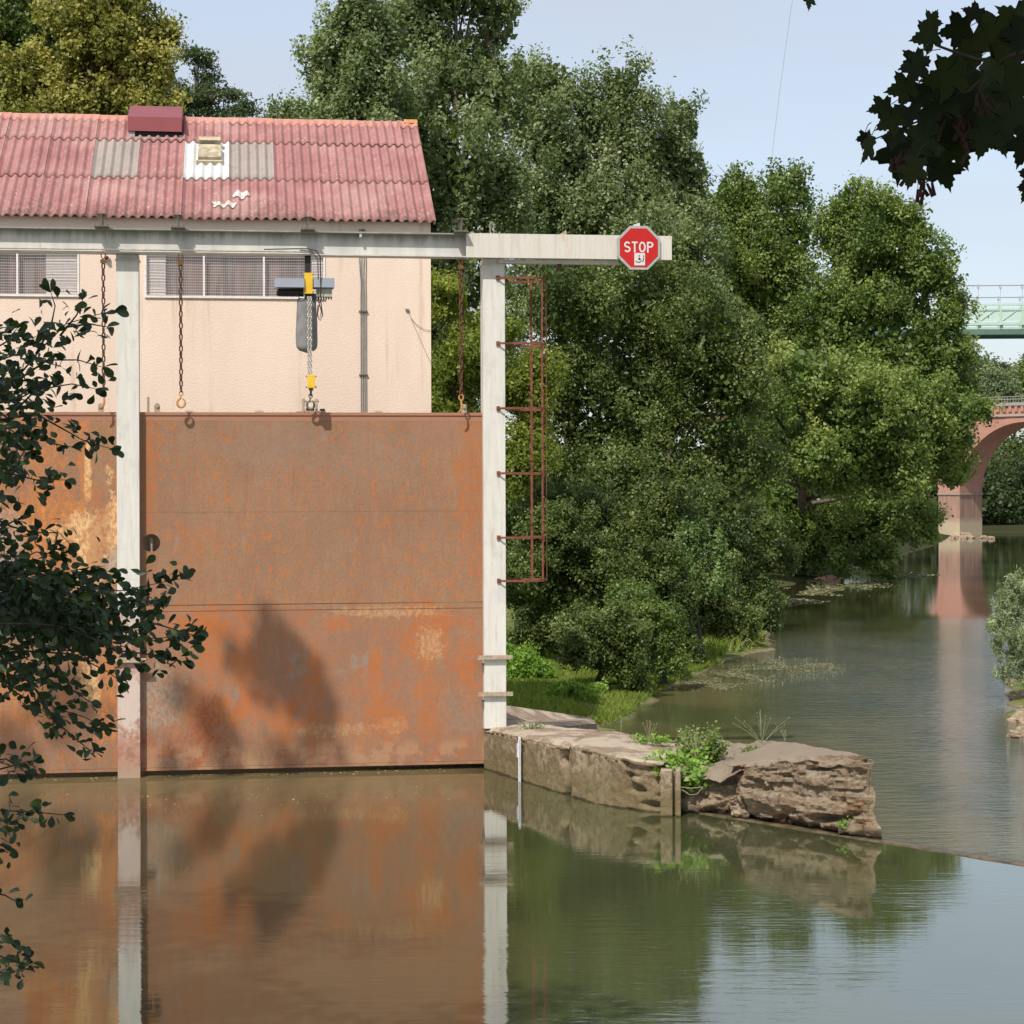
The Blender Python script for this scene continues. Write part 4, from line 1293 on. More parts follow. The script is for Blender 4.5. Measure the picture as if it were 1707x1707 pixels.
# grey sheet lies left of the red one: columns counted from the white sheet (c = 0)
special = {(-2, 1): 'g', (0, 1): 'w', (1, 1): 'g'}
mr = MB()
for c in cols:
    for r in range(3):
        if (c, r) in special:
            mm = MB(); sheet(mm, c, r)
            k = special[(c, r)]
            o = obj('roof_panel', mm, MAT_R2 if k == 'g' else MAT_R3, bld, smooth=True, label='bare grey corrugated roof panel' if k == 'g' else 'white corrugated roof panel')
            o.parent = roofp
        else: sheet(mr, c, r)
o = obj('roof_sheets', mr, MAT_R1, bld, smooth=True); o.parent = roofp
m = MB()                                             # rear slope
rr = ROOF_M
obj_pts = [(UL, EV + run, rz - .02 - ez), (UE, EV + run, rz - .02 - ez), (UE, EV + run + .8, rz - .5 - ez), (UL, EV + run + .8, rz - .5 - ez)]
mm = MB(); mm.add([(p[0], p[1], p[2] + ez) for p in obj_pts] + [(p[0], p[1], p[2] + ez - .04) for p in obj_pts], [(0, 1, 2, 3), (7, 6, 5, 4), (0, 4, 5, 1), (1, 5, 6, 2), (2, 6, 7, 3), (3, 7, 4, 0)])
obj('rear_roof', mm, MAT_R1, bld)
m = MB()                                             # ridge cap pieces with a wavy lower edge
for c in cols:
    x0, x1 = ub0 + PW * c, min(ub0 + PW * (c + 1), UE)
    if x0 >= UE: continue
    nx = 50; xs = [x0 + (x1 + .03 - x0) * k / nx for k in range(nx + 1)]
    lift = .07 + .010 * (c % 2)
    rows = []
    rows.append([(x, S - .27 + .0 * wave(x), wave(x) * .95 + lift - .012) for x in xs])
    for k in range(6):
        q = k / 5
        rows.append([(x, S - .27 + .25 * q, wave(x) * .95 * (1 - q) + lift + .02 * q) for x in xs])
    rows.append([(x, S + .05, lift - .01) for x in xs])
    rows.append([(x, S + .14, lift - .14) for x in xs])
    m.grid(rows)
o = obj('ridge_cap', m, MAT_RC, bld, smooth=True); o.parent = roofp
# orange lichened tile at the right end of the ridge, verge strip
m = MB(); m.box(UE - .02, UE + .03, -.02, S + .02, -.02, .065, .01)
o = obj('verge_strip', m, MAT_R1, bld); o.parent = roofp
n = NT('lichen_orange'); MAT_LO = n.done(n.bsdf(n.mix(n.step(n.noise(14, 5, .7), .4, .6), (0.50, 0.24, 0.05), (0.36, 0.15, 0.11)), .9))
m = MB(); m.box(UE - .25, UE + .035, S - .13, S + .06, .09, .112, .01); o = obj('ridge_end', m, MAT_LO, bld, label='ridge end with orange lichen'); o.parent = roofp
# repair patches
m = MB()
for (px, py, w_, h_) in ((402, 329, .17, .15), (385, 345, .11, .10), (368, 346, .15, .09), (357, 341, .05, .07)):
    u_, s_ = onroof(px, py)
    xs = [u_ - w_ + 2 * w_ * k / 16 for k in range(17)]
    top_, bot_ = [], []
    for i, x in enumerate(xs):
        e = math.sqrt(max(0, 1 - ((x - u_) / w_) ** 2)); j = 1 + .35 * noise.noise(Vector((x * 9, s_, 0)))
        top_.append((x, s_ + h_ * e * j, wave(x) + .062)); bot_.append((x, s_ - h_ * e * j, wave(x) + .064))
    m.grid([bot_, top_])
o = obj('repair_patch', m, simple('pale_repair_mortar', (0.66, 0.58, 0.52), .9, var=.3), bld, smooth=True); o.parent = roofp; split(o)

# roof cowl
MAT_COWL = simple('dark_red_cowl', (0.22, 0.045, 0.05), .4, .0, .1, 2, .5)
MAT_COWLT = MAT_COWL
cu0, cs = onroof(213, 236); cu1, _ = onroof(303, 238)
z_c = rz
cw = thing('roof_cowl', 'dark red sheet metal ventilation cowl astride the roof ridge', 'vent', tuple(W(cu0, EV + cs * math.cos(PITCH), ez + cs * math.sin(PITCH))), TH)
wd_ = cu1 - cu0
by = cs * math.cos(PITCH)
m = MB(); 
hfront = (uz(258, 195, EV + by)[1] - uz(258, 219, EV + by)[1])
zf0 = uz(258, 219, EV + by)[1] - (ez + cs * math.sin(PITCH)); zf1 = uz(258, 195, EV + by)[1] - (ez + cs * math.sin(PITCH))
dtop = 2 * (run - by)
zap = uz(258, 177, EV + by + dtop * .5)[1] - (ez + cs * math.sin(PITCH))
prof = [(-.02, zf0), (0.0, zf1), (dtop * .5, zap), (dtop, zf1), (dtop + .02, zf0), (dtop, zf0), (dtop - .02, zf1 - .015), (dtop * .5, zap - .02), (.02, zf1 - .015), (0.0, zf0)]
m.prism(prof, 0, wd_, xf=lambda p, q, d: (d, p, q))
m.prism([(.021, zf0), (.021, zf1 - .02), (dtop * .5, zap - .025), (dtop - .021, zf1 - .02), (dtop - .021, zf0)], .002, .012, xf=lambda p, q, d: (d, p, q))
m.prism([(.021, zf0), (.021, zf1 - .02), (dtop * .5, zap - .025), (dtop - .021, zf1 - .02), (dtop - .021, zf0)], wd_ - .012, wd_ - .002, xf=lambda p, q, d: (d, p, q))
obj('hood', m, MAT_COWL, cw)
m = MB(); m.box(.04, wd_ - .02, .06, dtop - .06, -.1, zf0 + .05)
obj('opening_shade', m, MAT_DARK, cw)  # solid black block, paints the shade under the hood
m = MB()
m.box(0.0, .14, .02, dtop - .02, -.12, zf0 - .005); m.box(.141, wd_, .02, .055, -.12, zf0 - .11); m.box(wd_ - .05, wd_ + .02, .056, dtop - .02, -.12, zf0 - .06)
obj('curb', m, simple('grey_mortar_curb', (0.42, 0.39, 0.36), .9, 0, .3, 10), cw)
# small hatch
hu0, hs0 = onroof(330, 276); hu1, _ = onroof(369, 276); _, hs1 = onroof(350, 246)
t = thing('roof_hatch', 'small beige stained roof hatch on the white corrugated panel', 'roof hatch', tuple(ROOF_M @ Vector((hu0, hs0, 0))), TH)
MAT_HAT = simple('beige_stained_hatch', (0.52, 0.44, 0.30), .8, 0, .5, 7)
inv = rootm(t).inverted()
def rfx(x, y, z): return inv @ (ROOF_M @ Vector((hu0 + x, hs0 + y, z)))
hw = hu1 - hu0; hs = (hs1 - hs0)
m = MB(); m.box(-.03, hw + .03, -.05, .0, .0, .13, .01, xf=rfx); m.box(0, hw, 0, hs * .68, .03, .20, .015, xf=rfx); obj('hatch_box', m, MAT_HAT, t)
m = MB(); m.box(.03, hw - .03, hs * .69, hs * .80, .03, .10, 0, xf=rfx); obj('hatch_gap_shade', m, MAT_DARK, t)  # solid black filler, paints the shade in the gap
m = MB(); m.box(.01, hw - .01, hs * .81, hs, .03, .24, .01, xf=rfx); obj('hatch_hood', m, MAT_HAT, t)

# windows
MAT_WF = simple('white_window_frame', (0.74, 0.68, 0.64), .6, 0, .15)
MAT_GLS = None
def m_glass():
    n = NT('dusty_window')
    x, y, z = n.xyz()
    f = n.noise(1.0, 4, .6, n.mp((6, 6, .6)))
    col = n.mix(n.step(f, .4, .6), (0.15, 0.12, 0.11), (0.24, 0.20, 0.185))
    n2 = n.step(n.noise(1.0, 2, .5, n.mp((3, 3, .02), (7, 0, 0))), .56, .60)
    col = n.mix(n.math('MULTIPLY', n2, .5), col, (0.28, 0.19, 0.17))
    return n.done(n.bsdf(col, .35, 0, None, .4))
MAT_GLS = m_glass()
MAT_SLAT = simple('pale_louvre_panel', (0.62, 0.56, 0.53), .6, 0, .1)
MAT_MESH = simple('galvanised_mesh', (0.60, 0.56, 0.54), .6, 0, .1)
def window(x0, x1, mull, panels, label, pxr):
    fr = obj('window', MB().box(x0, x1, WV - .02, WV + .03, wz1 - .035, wz1).box(x0, x1, WV - .035, WV + .03, wz0 - .012, wz0 + .03).box(x0, x0 + .035, WV - .02, WV + .03, wz0 + .0305, wz1 - .0355).box(x1 - .035, x1, WV - .02, WV + .03, wz0 + .0305, wz1 - .0355), MAT_WF, bld, label=label)
    for px in mull:
        u_ = uz(px, 450, WV)[0]
        obj('mullion', MB().box(u_ - .018, u_ + .018, WV - .02, WV + .03, wz0 + .031, wz1 - .036), MAT_WF, fr)
    obj('pane', MB().box(x0 + .0355, x1 - .0355, WV + .12, WV + .14, wz0 + .031, wz1 - .036), MAT_GLS, fr)
    for (a_, b_) in panels:
        u0_, u1_ = uz(a_, 450, WV)[0], uz(b_, 450, WV)[0]
        mm = MB(); z = wz0 + .04
        while z < wz1 - .07: mm.box(u0_, u1_, WV + .075, WV + .10, z, z + .055); z += .062
        obj('louvre_panel', mm, MAT_SLAT, fr)
    mm = MB(); z = wz0 + .05
    while z < wz1 - .05:
        sag = random.uniform(-.006, .006)
        mm.tube([(x0 + .03, WV - .004, z), ((x0 + x1) / 2, WV - .004, z - .012 + sag), (x1 - .03, WV - .004, z)], .0032, 4); z += .052
    x = x0 + .06
    while x < x1 - .05:
        mm.tube([(x, WV + .002, wz0 + .03), (x, WV + .002, wz1 - .04)], .0022, 4); x += .034
    obj('wire_mesh', mm, MAT_MESH, fr)
window(w1[0], w1[1], (29,), ((76, 130),), 'meshed window at the far left', 0)
window(w2[0], w2[1], (340, 440), ((244, 276), (520, 540)), 'long meshed window right of the left post', 0)
# shelf seen in the long window
# conduits
cdt = thing('wall_conduits', 'bundle of four grey conduits running down the peach wall', 'conduit', tuple(W(uz(606, 500, WV)[0], WV, gt - .3)), TH)
m = MB()
for k in range(4):
    x = -.054 + k * .034; 
    pts = []
    for j in range(16):
        z = j / 15 * 3.9
        b_ = -.012 * math.sin(j * 1.1 + k) if j > 10 else 0
        pts.append((x + b_ - (j > 11) * (j - 11) * .006, -.02, z))
    m.tube(pts, .0085, 8)
obj('conduit', m, MAT_GALV, cdt, smooth=True)
for py in (519, 625):
    z = uz(606, py, WV)[1] - (gt - .3)
    obj('clamp', MB().box(-.09, .075, -.05, -.001, z - .012, z + .012), MAT_DARKS, cdt)
hk_u, hk_z = uz(679, 516, WV)
t = thing('wall_wire', 'thin loose wires trailing from a small hook on the peach wall', 'wire', tuple(W(hk_u, WV, hk_z)), TH)
def wl(px, py): 
    u_, z_ = uz(px, py, WV - .02); return (u_ - hk_u, -.02, z_ - hk_z)
m = MB(); m.tube([wl(679, 516), wl(685, 530), wl(694, 541), wl(706, 549), wl(719, 551)], .004, 5); m.tube([wl(679, 516), wl(700, 565), wl(718, 605)], .0035, 5)
obj('wire', m, MAT_DARKS, t)
obj('hook', MB().box(-.04, .03, -.05, 0, -.015, .02, .005), MAT_GALV, t)
lu, lz_ = uz(178, 430, WV)
t = thing('wall_lamp', 'small round red lamp on the wall beside the left chain', 'lamp', tuple(W(lu, WV, lz_)), TH)
m = MB(); m.tube([(0, -.001, 0), (0, -.06, 0)], .06, 16); obj('base', m, MAT_WF, t)
m = MB(); m.tube([(0, -.061, 0), (0, -.11, 0), (0, -.13, 0)], [.04, .035, .01], 14); obj('lens', m, MAT_RUST, t, smooth=True)

# depth gauge on the pier
gp0 = onz(869, 1303, 0); gp1 = onz(879, 1306, 0)
gd = (gp1 - gp0).normalized()
gt_ = thing('depth_gauge', 'white depth gauge strip with blue marks on the pier wall', 'gauge', tuple(gp0 + Vector((gd.y, -gd.x, 0)) * .05), math.atan2(gd.y, gd.x))
obj('strip', MB().box(0, .075, -.006, .004, -.3, .78), simple('white_gauge_enamel', (0.80, 0.80, 0.78), .4, 0, .15), gt_)
MAT_BLU = simple('blue_gauge_marks', (0.10, 0.18, 0.42), .5)
m = MB()
for k in range(-2, 38): m.box(.045 if k % 5 else .03, .073, -.0085, -.0065, k * .02, k * .02 + .010)
obj('tick', m, MAT_BLU, gt_)
m = MB(); m.box(-.05, -.004, -.012, -.002, .42, .66); obj('side_plate', m, simple('pale_blue_plate', (0.55, 0.62, 0.75), .5), gt_)

# ================================================================== FAR BRIDGES
MAT_BR = m_brick(); MAT_PB = m_pierbase()
AL = R(38)
pb = onz(1600, 893, RIVER)                            # near right corner of the pier
ax = Vector((math.cos(AL), -math.sin(AL), 0)); dp = Vector((math.sin(AL), math.cos(AL), 0))
rotb = math.atan2(ax.y, ax.x)
arch = thing('arch_bridge', 'pink brick arch bridge across the river in the distance', 'bridge', tuple(pb), rotb)
PWd = 2.75; ARr = 8.3; BW = 6.2
zi = at(1600, 822, pb.y).z - RIVER
zcor = zi + ARr + .65
zdeck = zcor + 1.25
for k in (-1, 0, 1, 2):
    xr = k * (2 * ARr + PWd)
    m = MB(); m.box(xr - PWd, xr, 0, BW, -2, zi - .25); obj('pier', m, MAT_PB, arch)
    m = MB(); m.box(xr - PWd - .12, xr + .12, -.12, BW + .12, zi - .25, zi, .03); obj('impost', m, simple('grey_impost_stone', (0.30, 0.25, 0.2), .9), arch)
for k in (-1, 0, 1):
    x0 = k * (2 * ARr + PWd)
    m = MB()
    c = x0 + ARr
    n_ = 32
    arcp = [(c - ARr * math.cos(math.pi * i / n_), zi + ARr * math.sin(math.pi * i / n_)) for i in range(n_ + 1)]
    xl, xr = x0 - PWd / 2, x0 + 2 * ARr + PWd / 2
    for y in (0, BW):
        for i in range(n_):
            a_, b_ = arcp[i], arcp[i + 1]
            m.add([(a_[0], y, a_[1]), (b_[0], y, b_[1]), (b_[0], y, zcor), (a_[0], y, zcor)], [(0, 1, 2, 3)])
        m.add([(xl, y, zi), (x0, y, zi), (x0, y, zcor), (xl, y, zcor)], [(0, 1, 2, 3)])
        m.add([(x0 + 2 * ARr, y, zi), (xr, y, zi), (xr, y, zcor), (x0 + 2 * ARr, y, zcor)], [(0, 1, 2, 3)])
    for i in range(n_):
        a_, b_ = arcp[i], arcp[i + 1]
        m.add([(a_[0], 0, a_[1]), (b_[0], 0, b_[1]), (b_[0], BW, b_[1]), (a_[0], BW, a_[1])], [(0, 1, 2, 3)])
    obj('arch', m, MAT_BR, arch)
    m = MB()                                           # ring of the arch standing proud
    for i in range(n_):
        q = []
        for rr_ in (ARr + .0, ARr + .75):
            for j in (i, i + 1): q.append((c - rr_ * math.cos(math.pi * j / n_), zi + .0 + rr_ * math.sin(math.pi * j / n_)))
        q = [(max(min(x_, xr - .01), xl + .01), min(z_, zcor - .02)) for x_, z_ in q]
        m.prism([q[0], q[1], q[3], q[2]], -.06, -.003)
    obj('arch_ring', m, MAT_BR, arch)
xa, xb = -2 * (2 * ARr + PWd), 3 * (2 * ARr + PWd)
m = MB(); m.box(xa, xb, -.25, BW + .25, zcor, zcor + .22); obj('string_course', m, simple('pale_string_course', (0.40, 0.33, 0.27), .9), arch)
m = MB(); m.box(xa, xb, -.05, BW + .05, zcor + .22, zdeck); obj('parapet', m, MAT_BR, arch)
m = MB()
x = xa
while x < xb: m.box(x, x + .35, -.24, -.052, zcor + .55, zdeck - .003); x += .75
obj('dentil_row', m, MAT_BR, arch)
m = MB(); m.box(xa, xb, -.3, BW + .3, zdeck, zdeck + .38); obj('coping', m, simple('grey_coping', (0.33, 0.29, 0.26), .9), arch)
m = MB()
x = xa
while x < xb: m.box(x, x + .04, -.1, -.06, zdeck + .38, zdeck + 1.1); x += .35
m.box(xa, xb, -.1, -.06, zdeck + 1.05, zdeck + 1.12); m.box(xa, xb, BW + .0, BW + .04, zdeck + 1.05, zdeck + 1.12)
obj('railing', m, simple('grey_green_railing', (0.30, 0.31, 0.25), .6), arch)
tw = onz(1590, 897, RIVER)
for i, (px, py, r) in enumerate([(1608, 890, .55), (1590, 893, .45), (1617, 893, .4), (1640, 893, .35), (1652, 894, .3)]):
    stone(px, py + 3, RIVER + .1, r, 40 + i, ['largest pale boulder at the foot of the brick bridge pier', 'pale boulder left of the brick pier foot', 'boulder just right of the largest one at the pier foot', 'pale boulder beyond the right edge of the pier', 'outermost small boulder right of the brick pier'][i], grp='boulders round the brick bridge pier')

# suspension bridge
MAT_GRN = simple('pale_green_steel', (0.42, 0.56, 0.44), .6, 0, .15, 1)
MAT_GRD = simple('dark_green_girder', (0.10, 0.17, 0.14), .6, 0, .2, 1)
SYb = 180.0
sp = at(1600, 558, SYb)
sb = thing('suspension_bridge', 'pale green steel suspension bridge deck high above the river', 'bridge', (sp.x, SYb, sp.z), R(-2))
scl = F / SYb
xa, xb = -28, 55
def sz_(py): return (558 - py) / scl
m = MB(); m.box(xa, xb, 0, .3, 0, sz_(549)); m.box(xa, xb, 5, 5.3, 0, sz_(549)); m.box(xa, xb, .301, 4.999, .25, .5); obj('deck_girder', m, MAT_GRD, sb)
m = MB()
x = xa
while x < xb: m.box(x, x + .25, .05, .35, sz_(548.5), sz_(543)); x += 1.98
m.box(xa, xb, -.15, .4, sz_(542.5), sz_(538)); m.box(xa, xb, 5, 5.4, sz_(542.5), sz_(538)); obj('walkway_edge', m, MAT_GRN, sb)
for yo, nm in ((0.0, 'near'), (5.1, 'far')):
    m = MB()
    m.box(xa, xb, yo - .06, yo + .1, sz_(510), sz_(506.5)); m.box(xa, xb, yo - .06, yo + .1, sz_(518), sz_(516))
    x = xa; k = 0
    off = 0 if yo == 0 else .9
    while x < xb:
        m.box(x + off - .09, x + off + .09, yo - .08, yo + .12, sz_(537.8), sz_(510.2))
        if yo == 0:
            a_, b_ = (x, x + 1.98) 
            m.tube([(a_, yo, sz_(537)), (b_, yo, sz_(511))], .06, 4)
        x += 1.98; k += 1
    obj('railing_truss', m, MAT_GRN, sb)
m = MB(); m.box(xa, xb, .02, .03, sz_(536), sz_(518.5)); 
MAT_PANEL = simple('pale_sky_grey_mesh', (0.50, 0.62, 0.56), .7)
obj('infill_panel', m, MAT_PANEL, sb)
m = MB()
for yo, py, off in ((0.0, 476, 0), (5.1, 487, .9)):
    pts = [(x, yo, sz_(py) + ((x - 3) / 60) ** 2 * 2.0) for x in np.linspace(xa, xb, 30)]
    m.tube(pts, .065, 6)
obj('main_cable', m, simple('grey_cable', (0.42, 0.44, 0.45), .6), sb)
for yo, py, off in ((0.0, 476, 0), (5.1, 487, .9)):
    x = xa; 
    while x < xb:
        zc_ = sz_(py) + ((x + off - 3) / 60) ** 2 * 2.0
        if -14 < x < 12:
            m = MB(); m.tube([(x + off, yo, sz_(508)), (x + off, yo, zc_)], .03, 4); m.box(x + off - .09, x + off + .09, yo - .08, yo + .08, zc_ - .3, zc_ + .08)
            obj('hanger', m, bpy.data.materials['grey_cable'], sb)
        x += 1.98
# faint overhead wire
m = MB(); m.tube([at(1330, -60, 95), at(1318, 20, 96), at(1300, 150, 98), at(1285, 275, 100), at(1275, 380, 102)], .008, 4)
tagp(obj('overhead_wire', m, MAT_GALV), 'thin faint wire slanting down the sky behind the trees', 'wire')

# ================================================================== VEGETATION
def unit(n_):
    v = RNG.normal(size=(n_, 3)); return v / np.linalg.norm(v, axis=1, keepdims=True)
def leaf_quads(P, N, size, aspect=0.62, droop=0.0):
    """rhombic leaves at P facing N"""
    n_ = len(P)
    r = unit(n_); r[:, 2] -= droop
    T = np.cross(N, r); T /= (np.linalg.norm(T, axis=1, keepdims=True) + 1e-9)
    B = np.cross(N, T)
    s = size[:, None]
    k = RNG.uniform(.25, .5, (n_, 1))
    V = np.stack([P - T * s * .5, P + B * s * aspect * .5 - T * s * (k - .5) * .3, P + T * s * .5, P - B * s * aspect * .5 - T * s * (k - .5) * .3], axis=1).reshape(-1, 3)
    Fq = np.arange(n_ * 4, dtype=np.int32).reshape(-1, 4)
    return V, Fq
def crown_pts(lobes, n_clump, clump_r, n_leaf, leaf, squash=(1, 1, 1), fill=.1, shell=.35, up=.25, tsp=.18, tbase=.5, nsub=16, subr=.34):
    lob = np.array(lobes, dtype=float)                 # x y z rx ry rz
    # boughs: smaller masses set on each lobe, with gaps between them
    reps = np.maximum(3, (nsub * RNG.uniform(.8, 1.2, len(lob)))).astype(int)
    li = np.repeat(np.arange(len(lob)), reps)
    d0 = unit(len(li)); d0[:, 2] = d0[:, 2] * .9 + .12
    d0[:, 1] -= .25
    SC = lob[li, :3] + d0 * lob[li, 3:6] * RNG.uniform(.45, 1.05, len(li))[:, None]
    SR = lob[li, 3:6] * RNG.uniform(subr * .6, subr * 1.35, len(li))[:, None]
    st = RNG.normal(0, tsp, len(li))
    wgt = SR[:, 0] * SR[:, 2]; wgt = wgt / wgt.sum()
    idx = RNG.choice(len(li), n_clump, p=wgt)
    d = unit(n_clump); d[:, 2] += .25
    d /= np.linalg.norm(d, axis=1, keepdims=True)
    rad = 1 - RNG.random(n_clump) ** 1.8 * .6
    rad *= RNG.uniform(.85, 1.22, n_clump)
    C = SC[idx] + d * SR[idx] * rad[:, None]
    cr = clump_r * RNG.uniform(.35, 1.3, n_clump)
    ct = tbase + st[idx] + RNG.normal(0, tsp * .5, n_clump)
    cnt = np.maximum(6, (n_leaf * (cr / clump_r) ** 2)).astype(int)
    ci = np.repeat(np.arange(n_clump), cnt)
    m_ = len(ci)
    dd = unit(m_)
    rr = RNG.random(m_) ** .5 * np.where(RNG.random(m_) < .12, 1.5, 1.0)
    P = C[ci] + dd * (cr[ci] * rr)[:, None] * np.array(squash)
    Nn = dd * .45 + d[ci] * .35 + unit(m_) * .9 + np.array([0, -.05, up])
    Nn /= np.linalg.norm(Nn, axis=1, keepdims=True)
    sz = leaf * RNG.uniform(.55, 1.3, m_)
    tt = ct[ci] + RNG.normal(0, .15, m_)
    nf = int(m_ * fill)
    if nf:
        wl = lob[:, 3] * lob[:, 5]; wl = wl / wl.sum()
        ix = RNG.choice(len(lob), nf, p=wl)
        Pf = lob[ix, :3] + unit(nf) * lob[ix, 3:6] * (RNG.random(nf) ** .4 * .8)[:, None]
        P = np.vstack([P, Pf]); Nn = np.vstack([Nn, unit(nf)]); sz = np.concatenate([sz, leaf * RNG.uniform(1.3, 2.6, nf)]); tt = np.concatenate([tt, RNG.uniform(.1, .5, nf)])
    return P, Nn, sz, tt
def px_lobes(L, Y, thick=1.0, dj=.35):
    out = []
    for q in L:
        x, y, r = q[:3]; ry = q[3] if len(q) > 3 else r
        Yy = Y + random.uniform(-dj, dj) * r / F * Y * 1.5 + (q[4] if len(q) > 4 else 0)
        p = at(x, y, Yy); s = Yy / F
        out.append((p.x, p.y, p.z, r * s, r * s * thick, ry * s))
    return out
def tree(name, label, cat, L, Y, mat, leaf, n_clump, n_leaf, clump_r, base, trunk_r=.35, bark=BARK, group='trees on the left bank', thick=1.0, squash=(1, 1, 1), fill=.1, shell=.35, up=.25, world_lobes=None, limbs=10, tbase=.5, tsp=.18, aspect=.62, droop=0.0, subr=.34):
    lob = world_lobes or px_lobes(L, Y, thick)
    t = thing(name, label, cat, base, 0, group)
    b = Vector(base)
    top = max(lob, key=lambda q: q[2] + q[5])
    cz = [q for q in lob]
    m = MB()
    tp = Vector((top[0], top[1], top[2] + top[5] * .3))
    tp = b + (tp - b) * (.74 if Y < 200 else 1)
    pts = []
    for k in range(9):
        q = k / 8
        pts.append(b.lerp(tp, q) + Vector((noise.noise(Vector((q * 3, b.x, 0))), noise.noise(Vector((q * 3, b.x, 5))), 0)) * (tp - b).length * .03 * (q > 0))
    m.tube(pts, [trunk_r * (1.25 - q * 1.15) if q else trunk_r * 1.5 for q in [k / 8 for k in range(9)]], 9)
    obj('trunk', m, bark, t, worldc=True, smooth=True)
    m = MB()
    for q in cz[:limbs * 2]:
        c = Vector(q[:3])
        k = max(.12, min(.85, (c.z - b.z) / max(tp.z - b.z, .1) - .22))
        s0 = b.lerp(tp, k)
        mid = s0.lerp(c, .5) + Vector((0, 0, -abs(c.z - s0.z) * .1)) + Vector((random.uniform(-.4, .4), random.uniform(-.4, .4), 0)) * trunk_r
        r0 = trunk_r * .38
        end = c + Vector((random.uniform(-.4, .4) * q[3], random.uniform(-.4, .4) * q[4], q[5] * .6))
        m.tube([s0, mid, c, end], [r0, r0 * .7, r0 * .4, r0 * .1], 6)
        for j in range(5):
            e = c + Vector((random.uniform(-.95, .95) * q[3], random.uniform(-.95, .95) * q[4], random.uniform(-.4, .95) * q[5]))
            m.tube([mid.lerp(c, random.random()), (c + e) / 2 + Vector((0, 0, .1 * q[5])), e], [r0 * .35, r0 * .22, r0 * .06], 5)
    obj('limbs', m, bark, t, worldc=True, smooth=True)
    if Y < 200: leaf *= .84; n_leaf = int(n_leaf * .48); n_clump = int(n_clump * 2.7); clump_r *= .60; fill = fill * 1.7 if fill >= .1 else fill
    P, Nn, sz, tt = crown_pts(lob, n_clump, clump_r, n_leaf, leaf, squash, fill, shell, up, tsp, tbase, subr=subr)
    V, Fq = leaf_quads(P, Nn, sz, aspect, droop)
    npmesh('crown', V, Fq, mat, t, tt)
    return t
def gz(x, y): return RIVER + .3
# leaf palettes (dark .. light)
LF_POP = m_leaf('poplar_leaves', [(0.064, 0.096, 0.032), (0.122, 0.165, 0.060), (0.205, 0.250, 0.112), (0.38, 0.41, 0.25)], .32, .5, .38)
LF_DRK = m_leaf('dark_leaves', [(0.034, 0.056, 0.011), (0.062, 0.094, 0.018), (0.115, 0.155, 0.034), (0.22, 0.25, 0.09)], .26, .5, .36)
LF_LIT = m_leaf('fresh_leaves', [(0.046, 0.082, 0.016), (0.090, 0.145, 0.030), (0.165, 0.225, 0.052), (0.30, 0.34, 0.10)], .36, .5, .36)
LF_YEL = m_leaf('yellowing_leaves', [(0.085, 0.125, 0.018), (0.14, 0.18, 0.028), (0.22, 0.25, 0.040), (0.34, 0.33, 0.07)], .4, .5, .3)
LF_AUT = m_leaf('autumn_leaves', [(0.08, 0.095, 0.02), (0.17, 0.175, 0.04), (0.31, 0.29, 0.075), (0.46, 0.40, 0.13)], .35, .55, .25)
LF_FAR = m_leaf('far_leaves', [(0.035, 0.060, 0.022), (0.055, 0.085, 0.032), (0.085, 0.115, 0.045), (0.15, 0.16, 0.08)], .3, .55, .3)
LF_WIL = m_leaf('willow_leaves', [(0.12, 0.16, 0.075), (0.20, 0.25, 0.13), (0.31, 0.36, 0.20), (0.46, 0.50, 0.34)], .3, .5, .3)
LF_FEA = m_leaf('feathery_leaves', [(0.05, 0.09, 0.025), (0.11, 0.17, 0.05), (0.18, 0.26, 0.09), (0.28, 0.36, 0.16)], .35, .5, .3)
LF_BRT = m_leaf('bright_weed_leaves', [(0.070, 0.14, 0.018), (0.13, 0.24, 0.03), (0.21, 0.34, 0.05), (0.30, 0.42, 0.09)], .4, .5, .3)
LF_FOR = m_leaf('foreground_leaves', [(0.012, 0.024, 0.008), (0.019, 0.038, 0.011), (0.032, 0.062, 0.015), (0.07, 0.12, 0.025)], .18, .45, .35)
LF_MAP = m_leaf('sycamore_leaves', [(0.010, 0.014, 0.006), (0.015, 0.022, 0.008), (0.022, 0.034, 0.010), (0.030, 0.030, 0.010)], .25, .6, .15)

def base_of(px, Y, dz=.0):
    p = at(px, 850, Y); return (p.x, Y, dz)

Q = 1.0
tree('poplar_tree', 'tall grey-green poplar right behind the building roof, its top cut by the frame', 'tree',
     [(760, -40, 85, 100), (825, 20, 50, 90), (700, 40, 60, 100), (760, 130, 95), (680, 190, 90), (825, 160, 55, 80), (770, 290, 110), (690, 360, 90), (830, 320, 70), (770, 450, 100), (720, 560, 80), (800, 600, 80)], 100, LF_POP, .26, 640, 100, .95, base_of(760, 100, 1.0), .5, squash=(.75, .75, 1.5), limbs=12, group='poplars on the left bank')
tree('poplar_tree', 'poplar with a stepped left edge rising behind the middle of the roof', 'tree',
     [(590, 40, 45, 60), (560, 110, 50, 50), (610, 130, 65), (560, 190, 60), (640, 60, 45, 70), (600, 250, 90), (490, 200, 35), (530, 230, 60), (450, 215, 22)], 92, LF_POP, .25, 420, 100, .85, base_of(600, 92, 1.0), .4, squash=(.8, .8, 1.4), limbs=9, group='poplars on the left bank')
tree('poplar_tree', 'poplar in the centre with two pointed tops above the stop sign arm', 'tree',
     [(925, 150, 48, 60), (885, 200, 40, 90), (930, 240, 65), (1040, 160, 38, 62), (985, 190, 40, 60), (1040, 250, 70), (960, 340, 100), (1050, 370, 85), (880, 360, 75), (910, 480, 90), (1010, 500, 90)], 122, LF_POP, .29, 640, 95, 1.1, base_of(960, 122, 1.0), .5, squash=(.8, .8, 1.4), limbs=12, group='poplars on the left bank')
